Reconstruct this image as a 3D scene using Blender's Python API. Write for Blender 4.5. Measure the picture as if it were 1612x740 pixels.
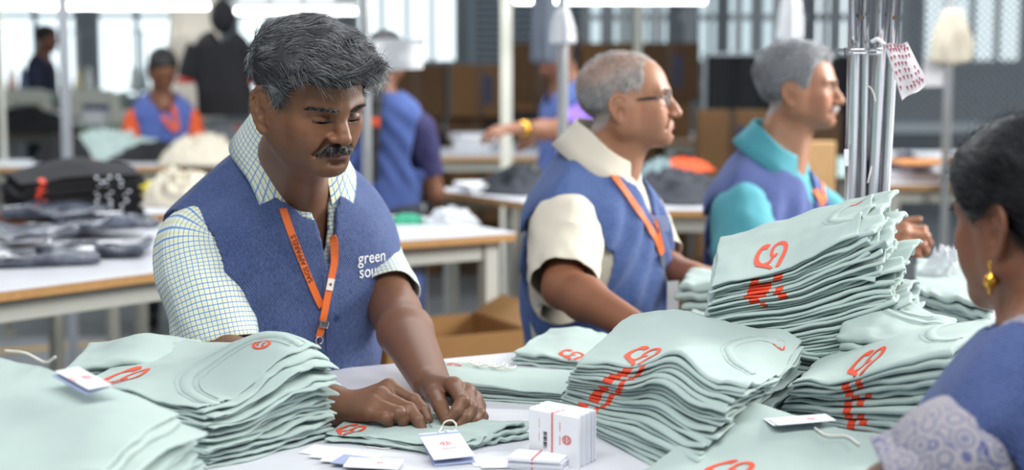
import bpy, bmesh, math, random
import numpy as np
from mathutils import Vector, Matrix
from mathutils.bvhtree import BVHTree

# ---------------------------------------------------------------- scene, camera, world, lights
for _o in list(bpy.data.objects):
    bpy.data.objects.remove(_o, do_unlink=True)
SC = bpy.context.scene
COL = SC.collection
SC.view_settings.view_transform = 'Standard'
SC.view_settings.look = 'None'
SC.view_settings.gamma = 1.0
SC.view_settings.use_curve_mapping = False
SC.view_settings.exposure = 0.14
SC.cycles.use_denoising = True
SC.cycles.max_bounces = 6
SC.cycles.transparent_max_bounces = 12
SC.cycles.caustics_reflective = False
SC.cycles.caustics_refractive = False
SC.cycles.sample_clamp_indirect = 6.0

F = 2500.0            # focal length in pixels of the 1612 x 740 frame
CAMH = 1.5
PITCH = math.atan(276.0 / F)
cam_data = bpy.data.cameras.new('camera')
cam_data.sensor_width = 36.0
cam_data.lens = F / 1612.0 * 36.0
cam_data.clip_start = 0.05
cam_data.dof.use_dof = True
cam_data.dof.focus_distance = 2.40
cam_data.dof.aperture_fstop = 2.8
cam = bpy.data.objects.new('camera', cam_data)
COL.objects.link(cam)
cam.location = (0, 0, CAMH)
cam.rotation_euler = (math.pi / 2 - PITCH, 0, 0)
SC.camera = cam

world = bpy.data.worlds.new('world')
SC.world = world
world.use_nodes = True
_bg = world.node_tree.nodes['Background']
_bg.inputs[0].default_value = (0.86, 0.93, 1.0, 1)
_bg.inputs[1].default_value = 0.38

def area(name, loc, target, size, size_y, power, color=(1, 1, 1)):
    l = bpy.data.lights.new(name, 'AREA')
    l.shape = 'RECTANGLE'; l.size = size; l.size_y = size_y
    l.energy = power; l.color = color
    o = bpy.data.objects.new(name, l); COL.objects.link(o)
    o.location = loc
    o.rotation_euler = (Vector(target) - Vector(loc)).to_track_quat('-Z', 'Y').to_euler()
    return o
# daylight from the glazed side of the hall on the right, an added front fill, and the tubes over the hall
area('side_window_light', (3.4, 4.4, 2.6), (-.1, 2.5, 1.2), 1.8, 1.4, 260, (1.0, 0.97, 0.92))
area('tube_and_fill_light', (0.2, 1.1, 3.2), (-0.1, 2.5, 1.0), 3.5, 0.5, 72, (1.0, 0.99, 0.97))  # added fill overhead in front of the nearest man, brightens his face
area('tube_and_fill_light', (0.0, 6.6, 3.4), (0.0, 6.7, 1.0), 7.0, 0.6, 210, (0.95, 0.98, 1.0))

# ---------------------------------------------------------------- helpers
_c, _s = math.cos(PITCH), math.sin(PITCH)
def ray(px, py):
    a = (px - 806.0) / F; b = -(py - 370.0) / F
    return np.array([a, _c + b * _s, -_s + b * _c])
def P(px, py, Y):
    """world point seen at a pixel, on the vertical plane at distance Y"""
    r = ray(px, py); return np.array([0, 0, CAMH]) + r * (Y / r[1])
def PZ(px, py, z):
    """world point seen at a pixel, on the horizontal plane at height z"""
    r = ray(px, py); return np.array([0, 0, CAMH]) + r * ((z - CAMH) / r[2])
def V(*a): return np.array(a, float)
def unit(v):
    v = np.asarray(v, float); return v / max(np.linalg.norm(v), 1e-9)

def lin(c):
    c = np.asarray(c, float) / 255.0
    return tuple(np.where(c <= 0.04045, c / 12.92, ((c + 0.055) / 1.055) ** 2.4)) + (1.0,)

MATS = {}
class NT:
    def __init__(self, name):
        self.m = bpy.data.materials.new(name); self.m.use_nodes = True
        self.t = self.m.node_tree; self.n = self.t.nodes; self.l = self.t.links
        self.b = self.n['Principled BSDF']
    def node(self, typ, **kw):
        n = self.n.new(typ)
        for k, v in kw.items(): setattr(n, k, v)
        return n
    def math(self, op, a, b=None, clamp=False):
        n = self.n.new('ShaderNodeMath'); n.operation = op; n.use_clamp = clamp
        for i, x in enumerate((a, b)):
            if x is None: continue
            if isinstance(x, (int, float)): n.inputs[i].default_value = x
            else: self.l.new(x, n.inputs[i])
        return n.outputs[0]
    def mix(self, fac, a, b, blend='MIX'):
        n = self.n.new('ShaderNodeMix'); n.data_type = 'RGBA'; n.blend_type = blend
        for i, x in ((0, fac), (6, a), (7, b)):
            if isinstance(x, (int, float)): n.inputs[i].default_value = x
            elif isinstance(x, (tuple, list)): n.inputs[i].default_value = x
            else: self.l.new(x, n.inputs[i])
        return n.outputs[2]
    def noise(self, scale, detail=3, rough=0.55, coord='Object', vec=None):
        n = self.n.new('ShaderNodeTexNoise')
        n.inputs['Scale'].default_value = scale; n.inputs['Detail'].default_value = detail
        n.inputs['Roughness'].default_value = rough
        if vec is None:
            tc = self.n.new('ShaderNodeTexCoord'); vec = tc.outputs[coord]
        self.l.new(vec, n.inputs['Vector'])
        return n.outputs[0]
    def ramp(self, fac, stops):
        n = self.n.new('ShaderNodeValToRGB')
        e = n.color_ramp.elements
        while len(e) < len(stops): e.new(0.5)
        for i, (p, c) in enumerate(stops):
            e[i].position = p; e[i].color = c if isinstance(c, (tuple, list)) else (c, c, c, 1)
        self.l.new(fac, n.inputs[0]); return n.outputs[0]
    def bump(self, h, strength=0.3, dist=0.002):
        n = self.n.new('ShaderNodeBump'); n.inputs['Strength'].default_value = strength
        n.inputs['Distance'].default_value = dist
        self.l.new(h, n.inputs['Height']); self.l.new(n.outputs[0], self.b.inputs['Normal'])
    def color(self, c):
        if isinstance(c, (tuple, list)): self.b.inputs['Base Color'].default_value = c
        else: self.l.new(c, self.b.inputs['Base Color'])
    def set(self, **kw):
        for k, v in kw.items(): self.b.inputs[k.replace('_', ' ')].default_value = v

def mat(name, rgb, rough=0.6, metal=0.0, vary=0.06, scale=30, bump=0.0, bscale=200, sheen=0.0, spec=0.5):
    """plain procedural material: base colour with a little noise, optional fine relief"""
    if name in MATS: return MATS[name]
    t = NT(name); c = lin(rgb)
    lo = tuple(x * (1 - vary) for x in c[:3]) + (1,); hi = tuple(min(1, x * (1 + vary)) for x in c[:3]) + (1,)
    t.color(t.mix(t.noise(scale), lo, hi))
    t.set(Roughness=rough, Metallic=metal)
    t.b.inputs['Specular IOR Level'].default_value = spec
    if sheen: t.b.inputs['Sheen Weight'].default_value = sheen
    if bump: t.bump(t.noise(bscale, 4), bump, 0.002)
    MATS[name] = t.m; return t.m

def emit(name, rgb, strength):
    if name in MATS: return MATS[name]
    t = NT(name); t.color(lin(rgb)); t.b.inputs['Emission Color'].default_value = lin(rgb)
    t.b.inputs['Emission Strength'].default_value = strength
    MATS[name] = t.m; return t.m

def tag(o, label=None, cat=None, group=None, kind=None):
    if label: o['label'] = label
    if cat: o['category'] = cat
    if group: o['group'] = group
    if kind: o['kind'] = kind
    return o

def mesh_obj(name, verts, faces, m=None, parent=None, smooth=True, uv=None, col=None, mi=None):
    """one mesh object in world coordinates (parents are un-scaled empties; the offset is taken out)"""
    verts = np.asarray(verts, float)
    me = bpy.data.meshes.new(name)
    off = np.zeros(3)
    if parent is not None:
        off = world_loc(parent)
    v = verts - off
    if isinstance(faces, np.ndarray) and faces.ndim == 2:
        nv, nf, k = len(v), len(faces), faces.shape[1]
        me.vertices.add(nv); me.vertices.foreach_set('co', v.astype(np.float32).ravel())
        me.loops.add(nf * k); me.loops.foreach_set('vertex_index', faces.astype(np.int32).ravel())
        me.polygons.add(nf)
        me.polygons.foreach_set('loop_start', np.arange(0, nf * k, k, dtype=np.int32))
        me.update(calc_edges=True)
    else:
        me.from_pydata([tuple(x) for x in v], [], [tuple(f) for f in faces]); me.update()
    me.validate()
    for x in (m if isinstance(m, (list, tuple)) else [m]):
        if x is not None: me.materials.append(x)
    if mi is not None: me.polygons.foreach_set('material_index', np.asarray(mi, dtype=np.int32))
    if smooth: me.polygons.foreach_set('use_smooth', np.ones(len(me.polygons), dtype=bool))
    if uv is not None:
        li = np.zeros(len(me.loops), dtype=np.int32); me.loops.foreach_get('vertex_index', li)
        l = me.uv_layers.new(name='UVMap')
        l.data.foreach_set('uv', np.asarray(uv, np.float32)[li].ravel())
    if col is not None:
        a = me.color_attributes.new('Col', 'FLOAT_COLOR', 'POINT')
        c = np.ones((len(v), 4), np.float32); c[:, :3] = col
        a.data.foreach_set('color', c.ravel())
    o = bpy.data.objects.new(name, me); COL.objects.link(o)
    if parent is not None: o.parent = parent
    return o

_WL = {}
def world_loc(o):
    p = np.array(o.location, float)
    return p if o.parent is None else p + world_loc(o.parent)
def thing(name, loc, label=None, cat=None, group=None, kind=None):
    o = bpy.data.objects.new(name, None); COL.objects.link(o)
    o.location = tuple(loc); o.empty_display_size = 0.05
    return tag(o, label, cat, group, kind)

class MB:
    """collects shapes into one mesh"""
    def __init__(s): s.v = []; s.f = []; s.n = 0
    def add(s, v, f):
        s.v.append(np.asarray(v, float)); s.f += [tuple(i + s.n for i in q) for q in f]; s.n += len(v); return s
    def box(s, lo, hi, bev=0.0, M=None):
        bm = bmesh.new(); bmesh.ops.create_cube(bm, size=1)
        lo = np.array(lo, float); hi = np.array(hi, float)
        for q in bm.verts: q.co = Vector((lo + hi) / 2 + np.array(q.co) * (hi - lo))
        if bev: bmesh.ops.bevel(bm, geom=list(bm.edges), offset=bev, segments=2, affect='EDGES', profile=0.5)
        bm.verts.index_update()
        v = np.array([q.co[:] for q in bm.verts]); f = [[x.index for x in q.verts] for q in bm.faces]; bm.free()
        if M is not None: v = v @ np.array(M)[:3, :3].T + np.array(M)[:3, 3]
        return s.add(v, f)
    def tube(s, pts, r, n=10, cap=True):
        pts = np.asarray(pts, float); k = len(pts); r = np.broadcast_to(np.asarray(r, float), (k,))
        v, up = [], None
        for i in range(k):
            d = unit(pts[min(i + 1, k - 1)] - pts[max(i - 1, 0)])
            if up is None: up = unit(np.cross(d, V(0, 0, 1) if abs(d[2]) < .9 else V(1, 0, 0)))
            up = unit(up - d * np.dot(up, d)); w = np.cross(d, up)
            a = np.arange(n) * 2 * math.pi / n
            v.append(pts[i] + r[i] * (np.cos(a)[:, None] * up + np.sin(a)[:, None] * w))
        f = [(i * n + j, i * n + (j + 1) % n, (i + 1) * n + (j + 1) % n, (i + 1) * n + j) for i in range(k - 1) for j in range(n)]
        if cap: f += [tuple(range(n - 1, -1, -1)), tuple((k - 1) * n + j for j in range(n))]
        return s.add(np.concatenate(v), f)
    def cyl(s, a, b, r, n=14, r2=None): return s.tube([a, b], [r, r if r2 is None else r2], n)
    def lathe(s, c, prof, n=20):
        v = []; k = len(prof)
        for (r, z) in prof:
            a = np.arange(n) * 2 * math.pi / n
            v.append(np.stack([c[0] + r * np.cos(a), c[1] + r * np.sin(a), np.full(n, c[2] + z)], 1))
        f = [(i * n + j, i * n + (j + 1) % n, (i + 1) * n + (j + 1) % n, (i + 1) * n + j) for i in range(k - 1) for j in range(n)]
        f += [tuple(range(n - 1, -1, -1)), tuple((k - 1) * n + j for j in range(n))]
        return s.add(np.concatenate(v), f)
    def obj(s, name, m, parent=None, smooth=False, **k):
        return mesh_obj(name, np.concatenate(s.v), s.f, m, parent, smooth, **k)

def grid_faces(nu, nv, wrap=False):
    i, j = np.meshgrid(np.arange(nu - 1), np.arange(nv if wrap else nv - 1), indexing='ij')
    j2 = (j + 1) % nv
    return np.stack([i * nv + j, (i + 1) * nv + j, (i + 1) * nv + j2, i * nv + j2], -1).reshape(-1, 4)

# vectorised value noise, -1..1
_rs = np.random.RandomState(7)
_tab = _rs.rand(64, 64, 64).astype(np.float32) * 2 - 1
def vnoise(p):
    p = np.asarray(p, np.float32); i = np.floor(p).astype(np.int32); f = p - i; f = f * f * (3 - 2 * f)
    i0 = i & 63; i1 = (i + 1) & 63
    x0, y0, z0 = i0[..., 0], i0[..., 1], i0[..., 2]; x1, y1, z1 = i1[..., 0], i1[..., 1], i1[..., 2]
    fx, fy, fz = f[..., 0], f[..., 1], f[..., 2]
    a = _tab[x0, y0, z0] * (1 - fx) + _tab[x1, y0, z0] * fx
    b = _tab[x0, y1, z0] * (1 - fx) + _tab[x1, y1, z0] * fx
    c = _tab[x0, y0, z1] * (1 - fx) + _tab[x1, y0, z1] * fx
    d = _tab[x0, y1, z1] * (1 - fx) + _tab[x1, y1, z1] * fx
    return (a * (1 - fy) + b * fy) * (1 - fz) + (c * (1 - fy) + d * fy) * fz

def spline(pts, n):
    """Catmull-Rom through points (k,m) -> (n,m)"""
    p = np.asarray(pts, float); k = len(p)
    q = np.concatenate([[2 * p[0] - p[1]], p, [2 * p[-1] - p[-2]]])
    t = np.linspace(0, k - 1, n); i = np.minimum(t.astype(int), k - 2); f = (t - i)[:, None]
    a, b, c, d = q[i], q[i + 1], q[i + 2], q[i + 3]
    return .5 * ((2 * b) + (c - a) * f + (2 * a - 5 * b + 4 * c - d) * f ** 2 + (3 * b - a - 3 * c + d) * f ** 3)

# ---------------------------------------------------------------- signed distance modelling
class SDF:
    def __init__(s, lo, hi, h):
        s.lo = np.array(lo, float); s.h = h
        s.n = np.ceil((np.array(hi, float) - s.lo) / h).astype(int) + 1
        s.d = np.full(s.n, 1.0, np.float32)
    def block(s, lo, hi):
        a = np.clip(np.floor((np.asarray(lo) - s.lo) / s.h).astype(int), 0, s.n)
        b = np.clip(np.ceil((np.asarray(hi) - s.lo) / s.h).astype(int) + 1, 0, s.n)
        if np.any(b <= a): return None, None
        ax = [(s.lo[k] + s.h * np.arange(a[k], b[k])).astype(np.float32) for k in range(3)]
        p = np.stack(np.meshgrid(*ax, indexing='ij'), -1)
        return (slice(a[0], b[0]), slice(a[1], b[1]), slice(a[2], b[2])), p
    def op(s, lo, hi, fn, k=0.0, mode='u'):
        m = max(k, 3 * s.h) * 1.3 + s.h
        sl, p = s.block(np.asarray(lo) - m, np.asarray(hi) + m)
        if sl is None: return
        d2 = fn(p).astype(np.float32); d = s.d[sl]
        if mode == 'u':
            r = np.minimum(d, d2)
            if k > 0: hh = np.maximum(k - np.abs(d - d2), 0) / k; r = r - hh * hh * k * .25
        else:                       # subtract
            d2 = -d2; r = np.maximum(d, d2)
            if k > 0: hh = np.maximum(k - np.abs(d - d2), 0) / k; r = r + hh * hh * k * .25
        s.d[sl] = r
    def band(s, lo, hi, fn, st=4):
        """like op, but evaluates fn finely only near its surface"""
        n = s.n; c = [np.arange(0, n[k] + st, st) for k in range(3)]
        pc = np.stack(np.meshgrid(*[(s.lo[k] + s.h * c[k]).astype(np.float32) for k in range(3)], indexing='ij'), -1)
        dc = fn(pc.reshape(-1, 3)).reshape(pc.shape[:3]).astype(np.float32)
        near = np.abs(dc) < st * s.h * 1.2 + .016
        m = np.zeros_like(near)
        m |= near
        for ax in range(3):
            a = m.copy(); sl = [slice(None)] * 3; sr = [slice(None)] * 3; sl[ax] = slice(1, None); sr[ax] = slice(0, -1)
            a[tuple(sl)] |= m[tuple(sr)]; a[tuple(sr)] |= m[tuple(sl)]; m = a
        off = st // 2
        ix = [np.minimum((np.arange(n[k]) + off) // st, dc.shape[k] - 1) for k in range(3)]
        s.d = dc[np.ix_(*ix)]
        idx = np.argwhere(m[np.ix_(*ix)])
        pts = (s.lo + s.h * idx).astype(np.float32)
        s.d[idx[:, 0], idx[:, 1], idx[:, 2]] = fn(pts)
    def cone(s, a, b, r1, r2, k=0.0, mode='u', sq=None):
        a = np.asarray(a, np.float32); b = np.asarray(b, np.float32); ab = b - a; L = float(ab @ ab) + 1e-12; R = max(r1, r2)
        def fn(p):
            q = p - a; t = np.clip((q @ ab) / L, 0, 1)
            e = q - t[..., None] * ab
            if sq is not None:          # flattened: (axis, factor) squeezes the section along axis
                n, g = sq; w = e @ np.asarray(n, np.float32); e = e + (w * (1 / g - 1))[..., None] * np.asarray(n, np.float32)
            return np.sqrt((e * e).sum(-1)) - (r1 + (r2 - r1) * t)
        s.op(np.minimum(a, b) - R, np.maximum(a, b) + R, fn, k, mode)
    def chain(s, pts, rs, k=0.0, kk=None):
        for i in range(len(pts) - 1): s.cone(pts[i], pts[i + 1], rs[i], rs[i + 1], k if kk is None or i else kk)
    def ell(s, c, r, R=None, k=0.0, mode='u'):
        c = np.asarray(c, np.float32); r = np.asarray(r, np.float32); R = np.eye(3) if R is None else np.asarray(R, float)
        ext = np.sqrt(((R * r) ** 2).sum(1)); Rf = R.astype(np.float32)
        def fn(p):
            q = (p - c) @ Rf
            k0 = np.sqrt(((q / r) ** 2).sum(-1)); k1 = np.sqrt(((q / (r * r)) ** 2).sum(-1)) + 1e-6
            return np.where(k0 < 1e-3, -r.min(), k0 * (k0 - 1) / k1)
        s.op(c - ext, c + ext, fn, k, mode)
    def mesh(s):
        return surface_nets(s.d, s.lo, s.h)

def surface_nets(d, lo, h):
    s = d < 0; nx, ny, nz = d.shape
    cnt = np.zeros((nx - 1, ny - 1, nz - 1), np.int8)
    for i in (0, 1):
        for j in (0, 1):
            for k in (0, 1): cnt += s[i:nx - 1 + i, j:ny - 1 + j, k:nz - 1 + k]
    act = np.argwhere((cnt > 0) & (cnt < 8)); del cnt
    corner = np.array([(i, j, k) for i in (0, 1) for j in (0, 1) for k in (0, 1)])
    g = act[:, None, :] + corner[None]
    val = d[g[..., 0], g[..., 1], g[..., 2]].astype(np.float64)
    acc = np.zeros((len(act), 3)); num = np.zeros(len(act))
    for a in range(8):
        for b in range(a + 1, 8):
            if np.abs(corner[a] - corner[b]).sum() != 1: continue
            va, vb = val[:, a], val[:, b]; m = (va < 0) != (vb < 0)
            t = np.where(m, va / np.where(m, va - vb, 1), 0)
            p = corner[a] + t[:, None] * (corner[b] - corner[a])
            acc += p * m[:, None]; num += m
    verts = lo + h * (act + acc / num[:, None])
    idx = np.full((nx - 1, ny - 1, nz - 1), -1, np.int32)
    idx[act[:, 0], act[:, 1], act[:, 2]] = np.arange(len(act))
    F_ = []
    for ax in range(3):
        sl0 = [slice(1, -1)] * 3; sl1 = [slice(1, -1)] * 3
        sl0[ax] = slice(0, -1); sl1[ax] = slice(1, None)
        a = s[tuple(sl0)]; b = s[tuple(sl1)]
        e = np.argwhere(a != b)
        inside = a[e[:, 0], e[:, 1], e[:, 2]]
        o = e.copy()
        for q in range(3):
            if q != ax: o[:, q] += 1
        u, w = [(1, 2), (2, 0), (0, 1)][ax]
        def cell(du, dw):
            c = o.copy(); c[:, u] += du; c[:, w] += dw; return idx[c[:, 0], c[:, 1], c[:, 2]]
        q = np.stack([cell(-1, -1), cell(0, -1), cell(0, 0), cell(-1, 0)], 1)
        q[~inside] = q[~inside][:, ::-1]
        F_.append(q)
    f = np.concatenate(F_); f = f[(f >= 0).all(1)]
    return verts, f

def smooth_mesh(v, f, it=2, lam=0.5):
    e = np.concatenate([f[:, [0, 1]], f[:, [1, 2]], f[:, [2, 3]], f[:, [3, 0]]])
    for _ in range(it):
        acc = np.zeros_like(v); num = np.zeros(len(v))
        for k in range(3):
            acc[:, k] = np.bincount(e[:, 0], v[e[:, 1], k], len(v)) + np.bincount(e[:, 1], v[e[:, 0], k], len(v))
        num = np.bincount(e[:, 0], minlength=len(v)) + np.bincount(e[:, 1], minlength=len(v))
        v = v + lam * (acc / np.maximum(num, 1)[:, None] - v)
    return v

def normals(v, f):
    n = np.cross(v[f[:, 2]] - v[f[:, 0]], v[f[:, 3]] - v[f[:, 1]]); out = np.zeros_like(v)
    for k in range(3):
        for c in range(4): out[:, k] += np.bincount(f[:, c], n[:, k], len(v))
    return out / (np.linalg.norm(out, axis=1, keepdims=True) + 1e-12)

def drop_unused(v, f, keep):
    f = f[keep]; used = np.unique(f); m = np.full(len(v), -1); m[used] = np.arange(len(used))
    return v[used], m[f], used

def bvh_of(v, f): return BVHTree.FromPolygons([Vector(x) for x in v], [list(map(int, q)) for q in f])

def sstep(a, b, x):
    t = np.clip((x - a) / (b - a), 0, 1); return t * t * (3 - 2 * t)
# ---------------------------------------------------------------- people: materials
def skin_mat(name, rgb, rough=0.48):
    if name in MATS: return MATS[name]
    t = NT(name)
    a = t.node('ShaderNodeAttribute', attribute_name='Col')
    n1 = t.noise(45, 4); n2 = t.noise(420, 3)
    c = t.mix(t.math('MULTIPLY', n1, 0.30), a.outputs['Color'], t.mix(1.0, a.outputs['Color'], (1.28, 1.12, 1.05, 1), 'MULTIPLY'))
    c = t.mix(t.math('MULTIPLY', n2, 0.22), c, t.mix(1.0, c, (0.72, 0.68, 0.66, 1), 'MULTIPLY'))
    t.color(c); t.set(Roughness=rough)
    t.b.inputs['Specular IOR Level'].default_value = 0.46
    t.b.inputs['Subsurface Weight'].default_value = 0.06
    t.b.inputs['Subsurface Radius'].default_value = (0.005, 0.0025, 0.0015)
    t.bump(t.noise(650, 3), 0.22, 0.0008)
    MATS[name] = t.m; return t.m

def hair_mat(name, dark, grey, amount):
    if name in MATS: return MATS[name]
    t = NT(name)
    g = t.node('ShaderNodeNewGeometry')
    n = t.noise(22, 2)
    f = t.math('ADD', g.outputs['Random Per Island'], t.math('MULTIPLY', t.math('SUBTRACT', n, 0.5), 1.1))
    t.color(t.ramp(f, [(max(0, 1 - amount - .28), lin(dark)), (min(1, 1 - amount + .22), lin(grey))]))
    t.set(Roughness=0.42); t.b.inputs['Specular IOR Level'].default_value = 0.5
    MATS[name] = t.m; return t.m

def weave_mat(name, rgb, rgb2, scale=1.0, vary=0.5, rough=0.85):
    """heathered, ribbed cloth"""
    if name in MATS: return MATS[name]
    t = NT(name)
    tc = t.node('ShaderNodeTexCoord')
    mp = t.node('ShaderNodeMapping'); t.l.new(tc.outputs['Object'], mp.inputs[0])
    mp.inputs['Scale'].default_value = (600 * scale, 600 * scale, 150 * scale)
    n1 = t.noise(1.0, 3, 0.6, vec=mp.outputs[0])
    n2 = t.noise(14, 3)
    f = t.math('ADD', t.math('MULTIPLY', n1, 1.1), t.math('MULTIPLY', t.math('SUBTRACT', n2, .5), .4))
    t.color(t.mix(t.ramp(f, [(.3, 0.0), (.78, 1.0)]), lin(rgb), lin(rgb2)))
    t.set(Roughness=rough); t.b.inputs['Specular IOR Level'].default_value = 0.2
    t.b.inputs['Sheen Weight'].default_value = 0.12
    w = t.node('ShaderNodeTexWave', wave_type='BANDS', bands_direction='DIAGONAL')
    w.inputs['Scale'].default_value = 95 * scale; w.inputs['Distortion'].default_value = 1.2
    t.l.new(tc.outputs['Object'], w.inputs[0])
    t.bump(t.math('ADD', w.outputs[1], n1), 0.55, 0.0012)
    MATS[name] = t.m; return t.m

def check_mat(name, base, blue, yellow, period=0.0078):
    if name in MATS: return MATS[name]
    t = NT(name)
    uv = t.node('ShaderNodeUVMap'); sp = t.node('ShaderNodeSeparateXYZ'); t.l.new(uv.outputs[0], sp.inputs[0])
    c = lin(base)
    for ph, col, w, st in ((0.5, yellow, 0.24, .8), (0.0, blue, 0.21, .95)):
        for ax in (0, 1):
            fr = t.math('FRACT', t.math('ADD', t.math('DIVIDE', sp.outputs[ax], period), ph))
            c = t.mix(t.math('MULTIPLY', t.math('LESS_THAN', fr, w), st * (.9 if ax else .8)), c, lin(col))
    t.color(c); t.set(Roughness=0.8); t.b.inputs['Specular IOR Level'].default_value = 0.2
    t.bump(t.noise(500, 2), 0.2, 0.0006)
    MATS[name] = t.m; return t.m

# ---------------------------------------------------------------- head
def rotz(a): c, s = math.cos(a), math.sin(a); return np.array([[c, -s, 0], [s, c, 0], [0, 0, 1.]])
def rotx(a): c, s = math.cos(a), math.sin(a); return np.array([[1., 0, 0], [0, c, -s], [0, s, c]])
def roty(a): c, s = math.cos(a), math.sin(a); return np.array([[c, 0, s], [0, 1., 0], [-s, 0, c]])

class Frame:
    """local frame: -y is forward, x is the viewer's right when facing the viewer, z up"""
    def __init__(s, o, yaw=0, pitch=0, roll=0, sc=1.0):
        s.o = np.asarray(o, float); s.sc = sc
        s.R = rotz(math.radians(yaw)) @ rotx(math.radians(pitch)) @ roty(math.radians(roll))
    def w(s, *p): return s.o + s.R @ (np.array(p, float) * s.sc)
    def loc(s, p): return ((np.asarray(p) - s.o) @ s.R) / s.sc
    def d(s, *p): return s.R @ np.array(p, float)

def build_head(S, H, o):
    """o: style dict"""
    sc = H.sc; zs = o.get('zs', 1.0)
    def Z(c):
        return (c[0], c[1], c[2] if c[2] > .0225 else .0225 + (c[2] - .0225) * zs)
    def E(c, r, k=0.0, mode='u', R=None, z=True):
        if z: c = Z(c)
        S.ell(H.w(*c), np.array(r) * (1, 1, (1 + zs) / 2 if z else 1) * sc, H.R if R is None else H.R @ R, k * sc, mode)
    def C(a, b, r1, r2, k=0.0, mode='u', z=True): S.cone(H.w(*(Z(a) if z else a)), H.w(*(Z(b) if z else b)), r1 * sc, r2 * sc, k * sc, mode)
    fat = o.get('fat', 1.0); jw = o.get('jaw', 1.0)
    E((0, .012, .036), (.0755, .098, .080))
    E((0, -.028, .018), (.0655, .066, .074), .03)
    E((0, -.035, -.045), (.054 * fat, .052, .060), .035)
    for s in (-1, 1):
        C((s * .054 * jw, .004, -.058), (s * .016, -.076, -.099), .022 * fat, .018, .035)
        C((s * .058, -.004, -.02), (s * .054 * jw, .004, -.06), .022, .022 * fat, .03)
        E((s * .043, -.060, -.024), (.023, .022, .020), .022)           # cheekbone
        E((s * .036 * fat, -.058, -.055), (.022, .026, .024), .025)     # cheek
        C((s * .010, -.0905, .017), (s * .047, -.072, .021), .0105, .0095, .014)   # brow
    E((0, -.078, -.098), (.021, .018, .016), .02)
    E((0, -.074, -.068), (.031, .027, .030), .018)                       # muzzle
    for s in (-1, 1):
        E((s * .0315, -.099, -.001), (.0185, .017, .0125), .012, 's')    # socket
        E((s * .0315, -.0775, -.002), (.0170, .0135, .0128), .005)       # lids
        C((s * .019, -.0875, -.004), (s * .030, -.0895, -.0055), .0028, .003, .004)
        C((s * .021, -.083, -.0135), (s * .041, -.0795, -.0135), .0045, .0045, .009)   # lower lid bag
        for a_ in range(4):        # crease above the lid
            t0, t1 = (-.015 + .0075 * a_), (-.0075 + .0075 * a_)
            C((s * (.0315 + t0), -.0885 + 14 * t0 * t0, .0075 - 22 * t0 * t0), (s * (.0315 + t1), -.0885 + 14 * t1 * t1, .0075 - 22 * t1 * t1), .0013, .0013, .0022, 's')
        op = o.get('eye', .002)
        if op > 0:
            E((s * .0315, -.090, o.get('gaze', -.006)), (.0118, .010, op), .0015, 's')
    nl = o.get('nose', 1.0); up_ = o.get('noseup', 0.0)
    C((0, -.088, .010), (0, -.100 - .008 * nl, -.026 + up_), .0085, .0095, .012)
    C((0, -.098 - .006 * nl, -.02), (0, -.1045 - .0095 * nl, -.040 + up_), .0085, .0112, .008)
    E((0, -.1045 - .0085 * nl, -.0415 + up_), (.0125, .0105, .0095), .006)
    for s in (-1, 1):
        E((s * .0135, -.0995, -.0445 + up_), (.0088, .0115, .0078), .006)
        E((s * .0065, -.109, -.0515 + up_), (.0036, .0055, .0034), .003, 's')
        C((s * .019, -.092, -.050), (s * .032, -.082, -.074), .004, .003, .012, 's')   # nasolabial
    C((0, -.102, -.052), (0, -.1025, -.062), .003, .003, .006, 's')
    lz = o.get('lipz', -.0715)
    for s in (-1, 1):
        C((s * .005, -.1005, lz + .0035), (s * .021, -.0905, lz + .0005), .0052, .0028, .005)
        C((0, -.0985, lz - .0072), (s * .018, -.0905, lz - .0035), .0066, .0032, .005)
    E((0, -.103, lz - .0008), (.025, .013, .0012), .002, 's')
    E((0, -.102, lz - .0175), (.018, .010, .005), .008, 's')
    # ears
    es = o.get('ear', 1.0)
    for s in (-1, 1):
        ex, ey = .071 * s, .012
        def ear(y, z, t=0): return (ex + s * (.007 + t + max(0, y) * .38), ey + y * es, -.016 + z * es)
        rim = [ear(-.012, .010), ear(-.010, .026), ear(.002, .033), ear(.016, .031), ear(.025, .018), ear(.024, .002), ear(.015, -.014), ear(.003, -.027), ear(-.006, -.027)]
        rim = spline(rim, 14)
        rr = np.interp(np.linspace(0, 1, 14), [0, .3, .7, .85, 1], [.0036, .0042, .0042, .0058, .0060])
        for t in np.linspace(0, 1, 7):      # dish behind the rim
            a = rim[int(round(2 + t * 9))]; C((ex + s * .003, ey - .004, -.016), (a[0] - s * .003, a[1], a[2]), .0055, .0035, .004, z=False)
        E((ex + s * .006, ey + .004, -.016), (.0055, .020 * es, .030 * es), .004, 'u', rotz(-s * .35), z=False)
        for i in range(13): C(rim[i], rim[i + 1], rr[i], rr[i + 1], .003, z=False)
        ah = [ear(.002, .022, .002), ear(.013, .012, .0025), ear(.013, -.002, .0025), ear(.006, -.014, .002)]
        for i in range(3): C(ah[i], ah[i + 1], .0024, .0024, .004, z=False)
        E((ex + s * .0150, ey + .002, -.019), (.0085, .0088, .0115), .003, 's', z=False)
        E((ex + s * .0165, ey + .013, -.004), (.0045, .0045, .014), .003, 's', z=False)
        C(ear(-.013, -.012, .002), ear(-.011, -.002, .002), .004, .0035, .004, z=False)

def brow_band(x, z, h):
    return (np.abs(z - .0172 - .12 * np.clip(x - .012, 0, .026) + .22 * np.clip(x - .038, 0, 1)) < h * np.clip((.060 - x) / .03, .3, 1)) & (x > .011) & (x < .056)

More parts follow.
